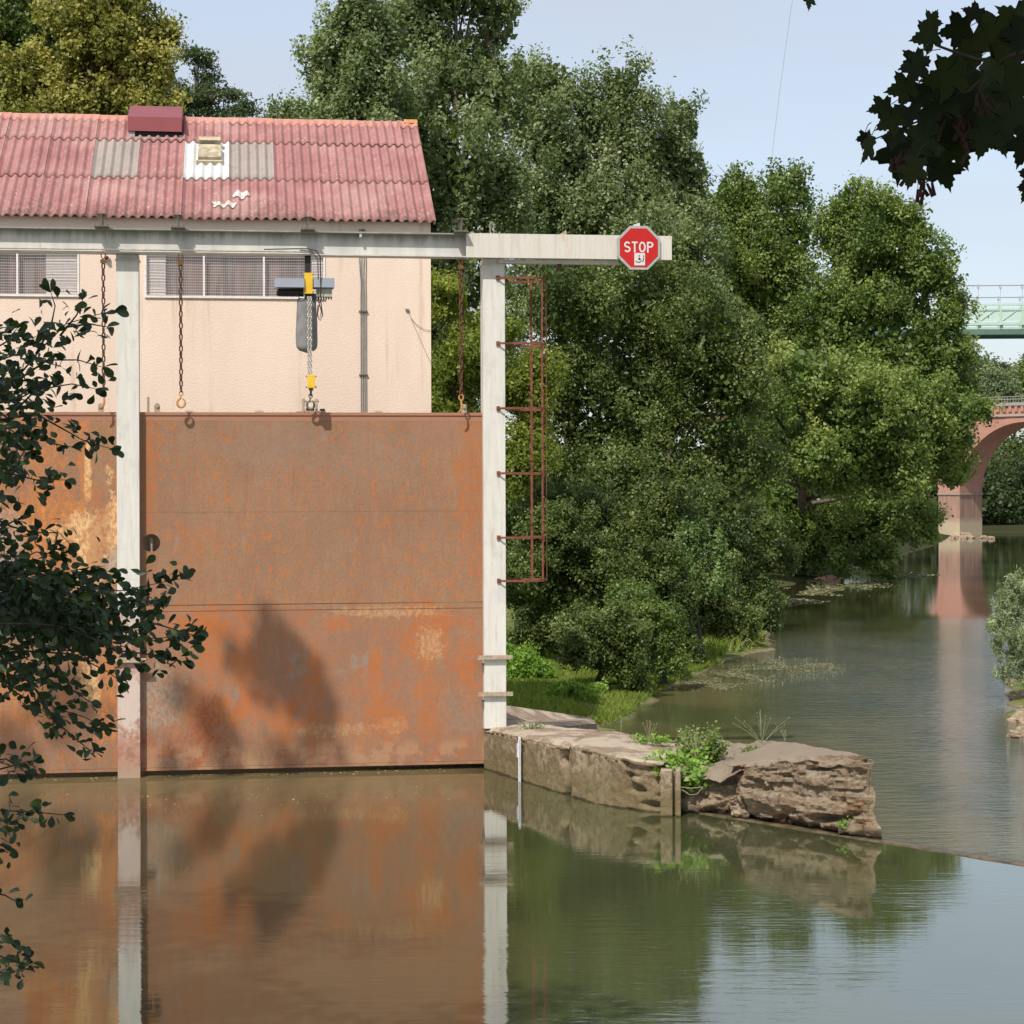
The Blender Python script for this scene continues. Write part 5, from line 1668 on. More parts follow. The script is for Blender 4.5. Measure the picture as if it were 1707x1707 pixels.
tree('poplar_tree', 'grey-green poplar right of the two pointed tops, its right side against the sky', 'tree',
     [(1135, 205, 38, 50), (1100, 260, 50, 60), (1150, 290, 36, 55), (1100, 350, 75), (1150, 390, 40, 70), (1090, 450, 90), (1150, 520, 70)], 126, LF_POP, .29, 380, 95, 1.1, base_of(1110, 126, 1.0), .45, squash=(.85, .85, 1.3), limbs=8, group='poplars on the left bank')
tree('broadleaf_tree', 'light green tree with a rounded top right of the poplars', 'tree',
     [(1230, 320, 42, 48), (1310, 315, 48, 42), (1195, 360, 34, 50), (1265, 380, 70), (1335, 380, 38, 55), (1215, 460, 75), (1300, 470, 85), (1250, 560, 90), (1330, 580, 70)], 143, LF_LIT, .31, 480, 85, 1.15, base_of(1265, 143, 1.0), .4, limbs=9)
tree('broadleaf_tree', 'tall yellow-green tree at the right end of the row, its edge over the far bridge', 'tree',
     [(1415, 350, 34, 42), (1475, 350, 46, 40), (1380, 385, 26, 40), (1520, 390, 42, 45), (1440, 420, 75), (1560, 450, 38, 50), (1500, 480, 80), (1400, 520, 80), (1585, 520, 32, 45), (1550, 580, 62), (1450, 600, 95), (1370, 640, 80), (1600, 590, 30), (1530, 670, 70), (1585, 640, 45)], 138, LF_LIT, .31, 760, 85, 1.1, base_of(1470, 138, 1.0), .45, limbs=12)
tree('dark_tree', 'dark green tree in the middle of the bank, behind the ladder cage', 'tree',
     [(950, 500, 95), (1070, 520, 105), (1170, 560, 85), (890, 640, 80), (1010, 660, 120), (1140, 680, 110), (900, 790, 80), (1020, 800, 115), (1130, 830, 90), (1220, 640, 70), (1230, 780, 70), (960, 900, 80)], 86, LF_DRK, .19, 900, 120, .80, base_of(1020, 92, .2), .4, bark=BARK, limbs=12)
tree('overhanging_tree', 'yellow-tinged tree leaning over the river with its lowest leaves near the water', 'tree',
     [(1270, 660, 65, 50, -6), (1340, 640, 70, 70, -7), (1450, 680, 85, 80, -7), (1540, 690, 65, 60, -6), (1600, 690, 40, 35, -4), (1632, 682, 26, 22, -3), (1570, 740, 50, 50, -3), (1590, 790, 26, 30), (1380, 760, 95, 80, -5), (1480, 780, 80, 70, -5), (1560, 760, 50), (1230, 760, 70, 60, -6), (1300, 860, 80, 70, 4), (1420, 880, 80, 60, 3), (1510, 860, 50, 50, 2), (1540, 890, 30, 20), (1260, 930, 60, 50, 6), (1390, 900, 90, 40, 6), (1310, 800, 80, 80, 6), (1290, 710, 70, 60, 6), (1250, 690, 50, 60, 8), (1480, 850, 60, 60, 6), (1340, 930, 60, 36, 4), (1460, 925, 45, 30, 2), (1480, 955, 18, 16), (1395, 940, 20, 30), (1590, 745, 26, 40)], 118, LF_LIT, .27, 1250, 90, .95, base_of(1340, 126, .4), .4, limbs=14, tbase=.55, tsp=.22)
tree('yellowing_tree', 'small yellow-green tree seen between the building and the right post', 'tree',
     [(740, 500, 50), (775, 600, 60), (730, 650, 60), (870, 650, 52), (905, 620, 35), (820, 560, 55), (890, 720, 40), (760, 720, 70), (860, 780, 60)], 60, LF_YEL, .14, 340, 100, .55, base_of(800, 60, .8), .22, limbs=8)
# bushes along the water
def bush(name, label, L, Y, mat, leaf, nc, nl, cr, px, group='bushes at the water side', **k):
    return tree(name, label, 'bush', L, Y, mat, leaf, nc, nl, cr, base_of(px, Y, RIVER + .2), .09, group=group, bark=BARK_D, limbs=8, **k)
bush('round_bush', 'dark round-leaved bush low behind the bright nettles', [(900, 960, 60), (960, 1020, 65), (890, 1060, 40), (1000, 950, 60), (930, 900, 60), (990, 1080, 42)], 58, LF_DRK, .115, 420, 120, .42, 940)
bush('leafy_bush', 'mid green bush hanging over the grass at the bend of the bank', [(1075, 1075, 36, 40), (1060, 1120, 22, 30), (1100, 1105, 28, 36), (1055, 1010, 40, 50), (1110, 1050, 26, 40), (1085, 1140, 18, 16)], 56, LF_LIT, .105, 260, 110, .36, 1080, tbase=.42)
bush('shaggy_bush', 'shaggy bush on the point of the bank beyond the hanging one', [(1170, 1000, 45), (1215, 1020, 38), (1175, 1060, 36), (1225, 1060, 34), (1140, 960, 50), (1200, 950, 30), (1250, 1040, 22)], 67, LF_DRK, .12, 330, 110, .42, 1190, tbase=.58)
bush('dark_shrub', 'shadowed shrub under the overhanging tree near the far side of the bend', [(1240, 900, 50), (1290, 920, 40), (1225, 960, 40), (1265, 980, 25), (1180, 880, 60)], 95, LF_DRK, .19, 260, 90, .7, 1250)
bush('feathery_shrub', 'pale feathery shrub with upright sprays above the shaggy bush', [(1150, 940, 26, 46), (1180, 920, 11, 34), (1200, 912, 8, 28), (1208, 940, 9, 26), (1140, 900, 14, 22), (1172, 975, 26, 30), (1215, 975, 14, 22), (1130, 960, 18, 30)], 61, LF_FEA, .12, 130, 90, .30, 1170, tbase=.5, squash=(.5, .5, 1.8), fill=.04, subr=.5)
bush('nettle_clump', 'bright green nettle clump behind the foot of the right post', [(868, 1120, 30, 24), (895, 1125, 24, 26), (862, 1148, 24, 20), (890, 1150, 26, 14), (850, 1100, 20, 20), (880, 1105, 24, 22), (905, 1140, 26, 22), (860, 1165, 26, 14), (925, 1150, 20, 14)], 53.5, LF_BRT, .12, 220, 80, .3, 880, tbase=.55)
bush('low_weeds', 'low bright weeds spreading along the grassy bank edge', [(930, 1150, 26, 12), (970, 1150, 30, 10), (900, 1166, 20, 8)], 49, LF_BRT, .10, 60, 70, .22, 930, fill=.0)
bush('shade_bush', 'dense dark bush closing the gap behind the nettles and the ladder cage', [(880, 900, 60), (960, 860, 80), (1040, 900, 70), (1100, 860, 60), (900, 1000, 60), (850, 960, 40), (1010, 1000, 60)], 64, LF_DRK, .125, 620, 120, .5, 960, tbase=.35)
bush('shade_bush', 'dark bush between the mid green bush and the shaggy one', [(1130, 1060, 30, 55), (1120, 1000, 35), (1090, 960, 50), (1140, 1095, 22, 30), (1060, 1130, 26, 26)], 60, LF_DRK, .115, 300, 110, .4, 1130, tbase=.3)
bush('shade_bush', 'dark bush right behind the shaggy bush, touching the water', [(1200, 1050, 50), (1265, 1010, 34, 50), (1230, 960, 50), (1275, 1050, 16, 24), (1250, 900, 50), (1200, 880, 60)], 76, LF_DRK, .15, 420, 100, .55, 1240, tbase=.3)
bush('waterside_bush', 'dark leafy bush in front of the nettles, its foot in the bank grass', [(965, 1085, 34, 30), (1000, 1080, 44, 44), (1040, 1105, 34, 36), (975, 1050, 50, 40), (1060, 1135, 20, 20), (1030, 1050, 40)], 51.5, LF_DRK, .10, 420, 110, .36, 990, tbase=.5)
bush('hanging_bush', 'light green bush drooping to the water beside the grass', [(1100, 1080, 30, 44), (1115, 1045, 24, 36), (1080, 1040, 30, 30), (1125, 1105, 16, 24)], 53.5, LF_LIT, .095, 200, 110, .32, 1105, tbase=.5, squash=(.8, .8, 1.3))
# left top corner
tree('autumn_tree', 'large golden-brown tree above the left half of the roof', 'tree',
     [(150, 60, 60), (90, 130, 60), (210, 60, 50), (245, 110, 45), (180, 150, 65), (20, 150, 50), (110, 200, 60), (250, 190, 50), (30, 220, 60), (270, 60, 26), (200, 5, 50), (120, 20, 45)], 62, LF_AUT, .19, 560, 90, .62, base_of(130, 62, 1), .4, group='trees behind the roof', thick=.9)
tree('dark_oak', 'dark green tree filling the top left corner behind the golden one', 'tree',
     [(40, 20, 90), (150, -20, 90), (60, 100, 80), (220, -10, 40), (-40, 90, 90), (260, 130, 40)], 74, LF_DRK, .2, 380, 110, .8, base_of(60, 74, 1), .45, group='trees behind the roof')
tree('locust_tree', 'thin airy tree with layered fronds right of the golden tree', 'tree',
     [(330, 100, 26, 20), (345, 130, 26, 14), (375, 155, 34, 14), (330, 165, 36, 16), (400, 185, 26, 12), (300, 190, 40, 18), (360, 195, 40, 14), (300, 150, 22, 16)], 70, LF_FAR, .13, 150, 75, .5, base_of(330, 70, 1), .16, group='trees behind the roof', squash=(1.2, 1.2, .5), fill=.02, tbase=.55, limbs=10)
# far side
FARG = 'far trees beyond the bridges'
def ftree(label, L, Y, mat=LF_FAR, leaf=.5, nc=120, nl=60, cr=1.8, px=None, **k):
    return tree('far_tree', label, 'tree', L, Y, mat, leaf, nc, nl, cr, base_of(px or L[0][0], Y, 2.0 if Y > 262 else 0.2), .4, group=FARG, limbs=5, **k)
ftree('dark far tree filling the left part of the brick arch', [(1655, 780, 28), (1660, 840, 34), (1645, 870, 25)], 285, mat=LF_DRK)
ftree('dark far tree filling the right part of the brick arch', [(1700, 790, 36), (1705, 850, 42), (1740, 800, 50), (1690, 745, 25)], 290, mat=LF_DRK, nc=160)
ftree('far bank tree just left of the brick pier', [(1540, 800, 36), (1550, 850, 34), (1510, 830, 40)], 275)
ftree('far green tree on the bank behind the hanging branches', [(1460, 830, 45), (1420, 860, 40), (1480, 870, 25)], 270)
ftree('far bank tree at the back of the dark gap below the branches', [(1350, 850, 50), (1300, 860, 45), (1390, 880, 25)], 262)
ftree('far hillside tree directly under the green bridge deck', [(1612, 600, 26), (1600, 640, 30), (1640, 640, 28)], 380, leaf=.6, cr=2.2, nc=140)
ftree('silver-grey far tree above the brick parapet', [(1668, 645, 24), (1655, 665, 22), (1685, 670, 22)], 330, mat=LF_WIL, leaf=.5, cr=1.6, tbase=.15)
ftree('far yellow-green tree at the right edge above the parapet', [(1712, 640, 26), (1700, 670, 24)], 350, mat=LF_LIT, leaf=.5)
ftree('dark far tree at the right edge under the green deck', [(1715, 610, 22), (1740, 620, 30)], 400, leaf=.6)
ftree('far tree behind the silver-grey one', [(1650, 620, 16), (1668, 618, 12), (1690, 640, 20)], 420, leaf=.6, nc=80)
ftree('far tree glimpsed through gaps low in the yellow-tinged overhanging tree', [(1540, 620, 60), (1500, 700, 80), (1560, 700, 50)], 300, nc=200)
# the backdrop wood closing the river bend (one mass)
P, Nn, sz, tt = crown_pts([(x, 271 + 5 * math.sin(x * .1), 3.5 + 1.5 * math.sin(x * .37), 6, 5, 6 + 1.5 * math.sin(x * .7)) for x in range(-60, 165, 6)], 2200, 1.7, 42, .6, fill=.3)
V, Fq = leaf_quads(P, Nn, sz)
tagp(npmesh('far_wood', V, Fq, LF_FAR, None, tt), 'distant wood closing the river valley', None, None, 'stuff')
# house on the hill
hp_ = at(1641, 618, 400)
t = thing('hillside_house', 'small house with an orange-red roof on the far hillside', 'house', (hp_.x, hp_.y, hp_.z - 9), R(15))
obj('walls', MB().box(-5, 5, -4, 4, 0, 7.5), simple('cream_wall', (0.55, 0.42, 0.32), .9), t)
obj('roof', MB().prism([(-5.6, 7.4), (0, 9.6), (5.6, 7.4)], -4.5, 4.5), simple('terracotta_roof', (0.42, 0.16, 0.09), .9), t)
# right willow
tree('willow_shrub', 'silvery willow shrub leaning in at the right edge over the water', 'bush',
     [(1690, 985, 26, 22), (1676, 1010, 24, 26), (1664, 1042, 18, 20), (1700, 1050, 40, 40), (1662, 1082, 14, 16), (1690, 1096, 30, 26), (1672, 1122, 20, 14), (1705, 1130, 26, 16), (1735, 1040, 55, 70)], 50, LF_WIL, .105, 420, 80, .20, base_of(1740, 50, RIVER + .2), .06, group='bushes at the water side', squash=(.7, .7, 1.3), fill=.02, aspect=.26, limbs=8)

# grass on the bank
def grass(name, label, pts, hgt, mat, lean=.35, w=.012):
    n_ = len(pts)
    P = np.array([tuple(p) for p in pts])
    hgt = hgt * RNG.uniform(.5, 1.3, n_)
    d = RNG.normal(size=(n_, 2)) * lean
    tip = P + np.stack([d[:, 0] * hgt, d[:, 1] * hgt, hgt], axis=1)
    a_ = RNG.uniform(0, math.pi, n_)
    wv = np.stack([np.cos(a_), np.sin(a_), np.zeros(n_)], axis=1) * w
    mid = P * .5 + tip * .5 + np.stack([np.zeros(n_), np.zeros(n_), hgt * .12], axis=1)
    V = np.stack([P - wv, P + wv, mid + wv * .7, tip, mid - wv * .7], axis=1).reshape(-1, 3)
    Fq = np.arange(n_ * 5).reshape(-1, 5)
    o = npmesh(name, V, Fq, mat, None, RNG.random(n_), 5)
    return tagp(o, label, None, None, 'stuff')
gp = []
LB = bpy.data.objects['left_bank']
from mathutils.bvhtree import BVHTree
bvh = BVHTree.FromPolygons([v.co.copy() for v in LB.data.vertices], [tuple(p.vertices) for p in LB.data.polygons])
def ground(x, y):
    h = bvh.ray_cast(Vector((x, y, 30)), Vector((0, 0, -1)))
    return h[0].z if h[0] else RIVER
for _ in range(42000):
    y = random.uniform(45.5, 62); x = shoreX(y) - random.random() ** 1.3 * 6 + .04
    z = ground(x, y)
    if z > RIVER + .01 and noise.noise(Vector((x * .8, y * .8, 0))) > -.45: gp.append((x, y, z - .01))
LF_GRS = m_leaf('bank_grass', [(0.11, 0.165, 0.028), (0.16, 0.225, 0.038), (0.22, 0.28, 0.055), (0.33, 0.33, 0.11)], .4, .6, .2)
grass('bank_grass', 'grass on the left bank', gp, .15, LF_GRS, .6, .014)
gp = []
for _ in range(5000):
    y = random.uniform(62, 78); x = shoreX(y) - random.random() * 4 - .2
    z = ground(x, y)
    if z > RIVER + .1: gp.append((x, y, z - .01))
grass('point_grass', 'grass and sedge at the point of the bank', gp, .4, LF_GRS, .5, .03)

# driftwood and roots at the point
t = thing('driftwood', 'tangle of bare brown roots and sticks on the point of the bank', 'driftwood', tuple(onz(1255, 1078, RIVER)), 0)
m = MB()
for k in range(46):
    p = onz(random.uniform(1215, 1285), random.uniform(1062, 1090), RIVER + .1); p.z = RIVER + random.uniform(.05, .45)
    e = p + Vector((random.uniform(-.5, .5), random.uniform(-.4, .4), random.uniform(-.15, .25)))
    m.tube([p, (p + e) / 2 + Vector((0, 0, random.uniform(-.1, .15))), e], [.022, .018, .007], 5)
split(obj('root', m, simple('bleached_root', (0.26, 0.19, 0.13), .9, 0, .4, 8), t, worldc=True))

# weeds floating on the river
def flecks(name, label, regions, n_, size, mat, z):
    P = []
    while len(P) < n_:
        (cx, cy, rx, ry) = random.choice(regions)
        px = cx + random.gauss(0, .45) * rx; py = cy + random.gauss(0, .45) * ry
        if noise.noise(Vector((px * .02, py * .12, 0))) < -.12: continue
        p = onz(px, py, z); P.append((p.x, p.y, z + random.uniform(.004, .02)))
    P = np.array(P); Nn = unit(len(P)) * .3 + np.array([0, 0, 1.0]); Nn /= np.linalg.norm(Nn, axis=1, keepdims=True)
    V, Fq = leaf_quads(P, Nn, size * RNG.uniform(.5, 1.5, len(P)), .6)
    return tagp(npmesh(name, V, Fq, mat, None, RNG.random(len(P))), label, None, None, 'stuff')
LF_WED = m_leaf('floating_weed', [(0.09, 0.09, 0.04), (0.14, 0.135, 0.065), (0.20, 0.19, 0.10), (0.32, 0.30, 0.19)], .1, .7, .2)
flecks('floating_weed', 'floating water weed', [(1310, 1112, 80, 14), (1230, 1126, 60, 12), (1180, 1142, 60, 8), (1350, 1108, 40, 8)], 11000, .055, LF_WED, RIVER)
flecks('floating_weed', 'floating water weed farther upstream', [(1360, 985, 70, 8), (1320, 1003, 50, 5), (1420, 975, 60, 6), (1500, 960, 60, 4), (1330, 968, 40, 4)], 5000, .20, LF_WED, RIVER)
LF_DEB = m_leaf('floating_debris', [(0.16, 0.11, 0.05), (0.30, 0.22, 0.10), (0.48, 0.38, 0.20), (0.60, 0.50, 0.30)], .1, .7, .2)
flecks('floating_leaf_litter', 'dead leaves floating below the gates', [(x, 1297 - (x - 215) * .022, 70, 5) for x in range(20, 800, 60)] + [(x, 1330, 150, 30) for x in (200, 500, 700)] , 420, .035, LF_DEB, 0.0)
# sand bar strip by the far point
# dark mud/sand spit at the far left shore
m = MB()

# ------------------------------------------------------------------ plants on the pier
def stem_plant(name, label, px, py, z, n_stem, hgt, leaf, mat, n_leaf, spread=.25, group=None, stemr=.006):
    b = onz(px, py, z)
    t = thing(name, label, 'plant', tuple(b), 0, group)
    m = MB(); P = []; Nn = []
    for k in range(n_stem):
        a_ = random.uniform(0, 2 * math.pi); r_ = random.random() ** .5 * spread
        h_ = hgt * random.uniform(.55, 1.05)
        foot = Vector((math.cos(a_) * r_ * .4, math.sin(a_) * r_ * .4, 0)); tip = Vector((math.cos(a_) * r_, math.sin(a_) * r_, h_))
        mid = foot.lerp(tip, .55) + Vector((0, 0, h_ * .1))
        m.tube([foot, mid, tip], [stemr, stemr * .8, stemr * .4], 4)
        for j in range(n_leaf):
            q = random.uniform(.25, 1.02)
            c = foot.lerp(tip, q) + Vector((random.gauss(0, 1), random.gauss(0, 1), random.gauss(0, .6))) * leaf * .8
            P.append(c); Nn.append((random.gauss(0, .5), random.gauss(-.35, .5), random.gauss(.7, .4)))
    obj('stems', m, simple('green_stem', (0.12, 0.15, 0.05), .8), t)
    if n_leaf:
        P = np.array([tuple(p + b) for p in P]); Nn = np.array(Nn); Nn /= np.linalg.norm(Nn, axis=1, keepdims=True)
        V, Fq = leaf_quads(P, Nn, leaf * RNG.uniform(.6, 1.4, len(P)), .7)
        npmesh('leaves', V, Fq, mat, t, RNG.normal(.55, .2, len(P)))
    return t
stem_plant('leafy_weed', 'bright lime-green leafy weed just above the slotted pillar', 1132, 1312, .36, 34, .56, .085, LF_BRT, 30, .50, 'weeds on the pier')
stem_plant('leafy_weed', 'bright green weed hanging to the right of the slotted pillar', 1158, 1322, .30, 26, .42, .085, LF_BRT, 26, .34, 'weeds on the pier')
stem_plant('feathery_weed', 'taller feathery grey-green weed behind the bright weeds of the pier', 1168, 1285, .50, 40, .74, .055, LF_LIT, 44, .42, 'weeds on the pier')
stem_plant('feathery_weed', 'small feathery weed leaning over the pale gap of the pier', 1192, 1262, .72, 16, .26, .045, LF_LIT, 20, .25, 'weeds on the pier')
stem_plant('low_weed', 'low mat of green weeds on the far edge of the pier top', 1085, 1238, .84, 22, .12, .05, LF_BRT, 14, .38, 'weeds on the pier')
stem_plant('tiny_weed', 'single tiny weed growing low on the rock face of the pier', 1399, 1380, .12, 6, .16, .05, LF_BRT, 7, .1, 'weeds on the pier')
stem_plant('low_weed', 'thin weeds in front of the foot of the right post', 886, 1214, .80, 12, .10, .04, LF_LIT, 9, .3, 'weeds on the pier')
stem_plant('low_weed', 'small tuft on the pale top between feathery weed and rock', 1250, 1254, .84, 12, .12, .04, LF_LIT, 10, .18, 'weeds on the pier')
def dry(label, px, py, z, n_, hgt, spread):
    b = onz(px, py, z); t = thing('dry_stalks', label, 'plant', tuple(b), 0, 'dry stalks on the pier')
    m = MB()
    for k in range(n_):
        a_ = random.uniform(0, 6.28); tip = Vector((math.cos(a_) * spread * random.random(), math.sin(a_) * spread * random.random() * .4, hgt * random.uniform(.6, 1.05)))
        m.tube([(0, 0, 0), tip * .5 + Vector((0, 0, .03)), tip], [.005, .004, .003], 4)
        m.tube([tip - Vector((0, 0, .012)), tip, tip + Vector((0, 0, .012))], [.004, .011, .004], 5)
        if random.random() < .6: m.tube([tip * .6, tip * .6 + Vector((random.uniform(-.06, .06), 0, .08))], .003, 4)
    obj('stalks', m, simple('dry_stalk', (0.24, 0.24, 0.13), .9), t)
dry('tall thin dry stalks near the right end of the pier top', 1270, 1240, .95, 14, .50, .5)
dry('short reddish dry stalk by the corner of the pier top', 1309, 1237, 1.0, 4, .18, .12)
dry('dry stalks above the low mat on the far pier edge', 1082, 1238, .86, 7, .34, .2)
dry('dry stalks rising from the feathery weed', 1160, 1262, .80, 10, .42, .5)
dry('single upright dry stalk on the far edge of the pier near the post', 1035, 1221, .86, 2, .26, .03)
t = thing('fallen_twig', 'bare curved twig hanging below the bright weeds', 'twig', tuple(onz(1140, 1335, .3)), 0)
m = MB(); b = at(1135, 1310, 30.2)
m.tube([at(1135, 1312, 30.0), at(1152, 1314, 30.0), at(1172, 1312, 30.05)], .007, 5); m.tube([at(1137, 1316, 30.0), at(1150, 1325, 29.95), at(1162, 1324, 29.95), at(1170, 1314, 30)], .006, 5)
obj('twig', m, simple('grey_twig', (0.3, 0.25, 0.2), .9), t, worldc=True)

# ------------------------------------------------------------------ foreground alder on the left
ald = thing('alder_tree', 'dark-leaved tree whose branches reach in from the left edge before the gates', 'tree', (-10.0, 13.0, 1.0), 0)
LEAF = [(0, 0), (.16, .07), (.36, .20), (.60, .30), (.82, .27), (.97, .12), (1.0, 0), (.97, -.12), (.82, -.27), (.60, -.30), (.36, -.20), (.16, -.07)]
def real_leaves(name, items, outline, mat, parent, fold=.22, curl=.15):
    """items: (base point, direction, normal, length)"""
    n_ = len(outline); V = []; Fc = []; tint = []
    me = bpy.data.meshes.new(name)
    for (b, d, nn, ln, ti) in items:
        d = d.normalized(); s = d.cross(nn)
        if s.length < 1e-4: s = d.orthogonal()
        s.normalize(); nn = s.cross(d).normalized()
        o = len(V)
        V.append(b + d * ln * .55 - nn * .0)
        for (a_, w_) in outline:
            V.append(b + d * a_ * ln + s * w_ * ln + nn * (abs(w_) * fold - curl * (a_ - .4) ** 2) * ln)
        for k in range(n_): Fc.append((o, o + 1 + k, o + 1 + (k + 1) % n_)); tint.append(ti)
    V = np.array([tuple(v) for v in V]); Fc = np.array(Fc)
    return npmesh(name, V, Fc, mat, parent, np.array(tint), 3)
strands = [
 ([(-60, 720), (20, 640), (70, 580), (110, 540), (160, 525), (190, 518)], 1.3), ([(60, 590), (85, 545), (92, 510), (85, 488)], .8),
 ([(100, 560), (128, 525), (138, 500)], 1), ([(110, 545), (150, 540), (178, 545)], 1), ([(20, 640), (80, 600), (130, 600), (170, 612)], 1.4),
 ([(0, 700), (60, 690), (110, 718), (140, 735), (185, 748)], 1.6), ([(-40, 600), (10, 570), (28, 548)], 1.3), ([(10, 700), (60, 650), (120, 640), (158, 648)], 1.5),
 ([(-50, 560), (-10, 550), (10, 545)], 1.4), ([(-30, 640), (0, 600), (30, 590), (60, 560)], 1.6), ([(-50, 680), (30, 665), (80, 640)], 1.6), ([(40, 720), (90, 740), (118, 745)], 1.2),
 ([(-50, 780), (20, 790), (60, 800), (108, 800)], 1.5), ([(-20, 820), (30, 770), (50, 735)], 1.5), ([(-40, 740), (10, 730), (50, 750)], 1.8),
 ([(-40, 850), (20, 878), (60, 888), (98, 888), (115, 905)], 1.4), ([(-30, 900), (20, 870), (40, 860)], 1.2),
 ([(-60, 990), (40, 975), (120, 975), (200, 985), (250, 975), (300, 965)], 2.2), ([(-60, 940), (20, 940), (60, 920), (100, 925)], 2),
 ([(-60, 1040), (60, 1040), (160, 1050), (240, 1065), (322, 1060)], 2.4), ([(100, 1040), (200, 1085), (260, 1092), (302, 1102)], 2.0), ([(0, 1000), (100, 1010), (180, 1020), (240, 1010), (272, 1000)], 2.4),
 ([(-20, 1090), (40, 1085), (120, 1090), (180, 1120), (200, 1135)], 2.2), ([(10, 1100), (60, 1150), (90, 1180), (140, 1195), (175, 1212)], 1.8), ([(60, 1150), (90, 1200), (130, 1235), (152, 1252)], 1.6),
 ([(-20, 1120), (20, 1150), (60, 1175), (90, 1200)], 1.4), ([(90, 1100), (120, 1150), (150, 1170)], 1.4), ([(0, 960), (60, 955), (130, 970), (170, 960)], 2.4), ([(200, 1050), (260, 1040), (320, 1058)], 1.4),
 ([(-30, 1290), (15, 1278), (52, 1268)], 1.6), ([(-30, 1270), (10, 1265), (40, 1285)], 1.4), ([(-30, 1350), (40, 1352), (105, 1358)], 1.2), ([(-20, 1365), (20, 1370), (40, 1362)], 1.2),
 ([(-20, 1400), (10, 1412), (18, 1420)], 1), ([(-25, 1485), (8, 1492), (25, 1502)], 1), ([(-30, 1585), (20, 1600), (48, 1610)], 1.6), ([(-30, 1560), (0, 1560), (15, 1568)], 1.2), ([(-20, 1620), (15, 1622), (28, 1618)], 1.4)]
items = []; m = MB()
for (pl_, dens) in strands:
    Y0 = 12.0 + random.uniform(-.8, .8)
    P3 = [at(x, y, Y0 + random.uniform(-.1, .1) + k * .05) for k, (x, y) in enumerate(pl_)]
    # smooth
    m.tube(P3, [max(.0022, .008 * (1 - k / len(P3))) for k in range(len(P3))], 5)
    for i in range(len(P3) - 1):
        seg = (P3[i + 1] - P3[i]); Ls = seg.length
        nlf = max(1, int(Ls / .022 * dens))
        for k in range(nlf):
            q = random.random()
            c = P3[i] + seg * q
            spr = .055 * (1 if i < len(P3) - 2 else .55) * (.7 + dens * .35)
            c = c + Vector((random.gauss(0, spr), random.gauss(0, spr * 2), random.gauss(0, spr)))
            d = seg.normalized() * random.uniform(.2, 1) + Vector((random.uniform(-.8, .9), random.uniform(-.5, .5), random.uniform(-.95, .6)))
            nn = Vector((random.gauss(0, .8), random.gauss(-.3, .7), random.gauss(.6, .6)))
            items.append((c, d, nn, random.uniform(.050, .088), random.gauss(.4, .22)))
    e = P3[-1]; d = (P3[-1] - P3[-2]).normalized()
    for k in range(3): items.append((e, d + Vector((random.uniform(-.5, .5), random.uniform(-.4, .4), random.uniform(-.6, .5))), Vector((random.gauss(0, .7), -.5, random.gauss(.5, .5))), random.uniform(.07, .1), random.gauss(.5, .2)))
for (cx, cy, rx, ry, n_) in ((30, 1000, 110, 60, 420), (110, 1035, 90, 50, 300), (40, 1010, 110, 60, 700), (120, 1030, 90, 50, 420), (20, 640, 60, 90, 150), (0, 950, 50, 50, 130), (30, 1120, 60, 40, 120), (10, 770, 40, 70, 90)):
    for k in range(n_):
        c = at(cx + random.gauss(0, .55) * rx, cy + random.gauss(0, .55) * ry, 12.2 + random.uniform(-.9, .9))
        items.append((c, Vector((random.uniform(-.6, 1), random.uniform(-.6, .6), random.uniform(-1, .5))), Vector((random.gauss(0, .8), random.gauss(-.3, .7), random.gauss(.6, .6))), random.uniform(.05, .088), random.gauss(.35, .2)))
real_leaves('leaves', items, LEAF, LF_FOR, ald)
# boughs outside the frame that carry the visible twigs
tb = Vector((-10, 13, 1.0))
for (x, y) in ((-60, 720), (-50, 780), (-60, 990), (-60, 1040), (-40, 850), (-30, 1290), (-30, 1350), (-30, 1585), (-25, 1485), (-50, 600)):
    e = at(x, y, 12.0); s0 = Vector((-9.6, 13, max(2.2, e.z + .3)))
    m.tube([s0, s0.lerp(e, .5) + Vector((0, 0, .25)), e], [.06, .03, .009], 7)
obj('branches', m, BARK_D, ald, worldc=True, smooth=True)
m = MB(); m.tube([tb, tb + Vector((.2, 0, 5)), tb + Vector((-.5, 1, 9.5))], [.4, .3, .1], 12)
obj('trunk', m, BARK_D, ald, worldc=True, smooth=True)
lob = [(-5.4, 6.5, 11.5, 2.6, 3, 1.8), (-4.6, 9.2, 9.9, 2.0, 2.2, 1.3), (-7.5, 9, 12, 2.5, 3, 2), (-4.2, 7.6, 13.2, 2, 2.4, 1.2), (-8.5, 12, 14, 2, 2.5, 2)]  # unseen crown lobes, added to keep the visible leaves in shade
gpt = W(uz(450, 1100, .13)[0], .13, uz(450, 1100, .13)[1])
for (px, py, r, tt_) in ((470, 1090, .55, 22), (505, 1140, .6, 22.6), (450, 1045, .32, 21), (520, 1210, .45, 22), (430, 1120, .4, 22.4), (300, 1150, .3, 23), (350, 1190, .38, 23), (372, 1230, .36, 23), (385, 1090, .22, 20), (290, 1270, .3, 24), (540, 1170, .25, 22), (20, 1240, .5, 24), (90, 1190, .4, 23), (480, 1265, .3, 24), (380, 1280, .3, 24), (130, 1150, .35, 23)):
    u_, z_ = uz(px, py, .13); p = W(u_, .13, z_) + SUN * tt_
    lob.append((p.x, p.y, p.z, r, r, r))  # unseen leaf clusters set up the sun ray to shade the gate
Pz = []
P, Nn, sz, tt = crown_pts(lob[:5], 340, .55, 80, .14, fill=.12)
V, Fq = leaf_quads(P, Nn, sz)
P2, N2, s2_, t2 = crown_pts(lob[5:], 230, .18, 16, .11, fill=.3, shell=.8)
V2, F2 = leaf_quads(P2, N2, s2_)
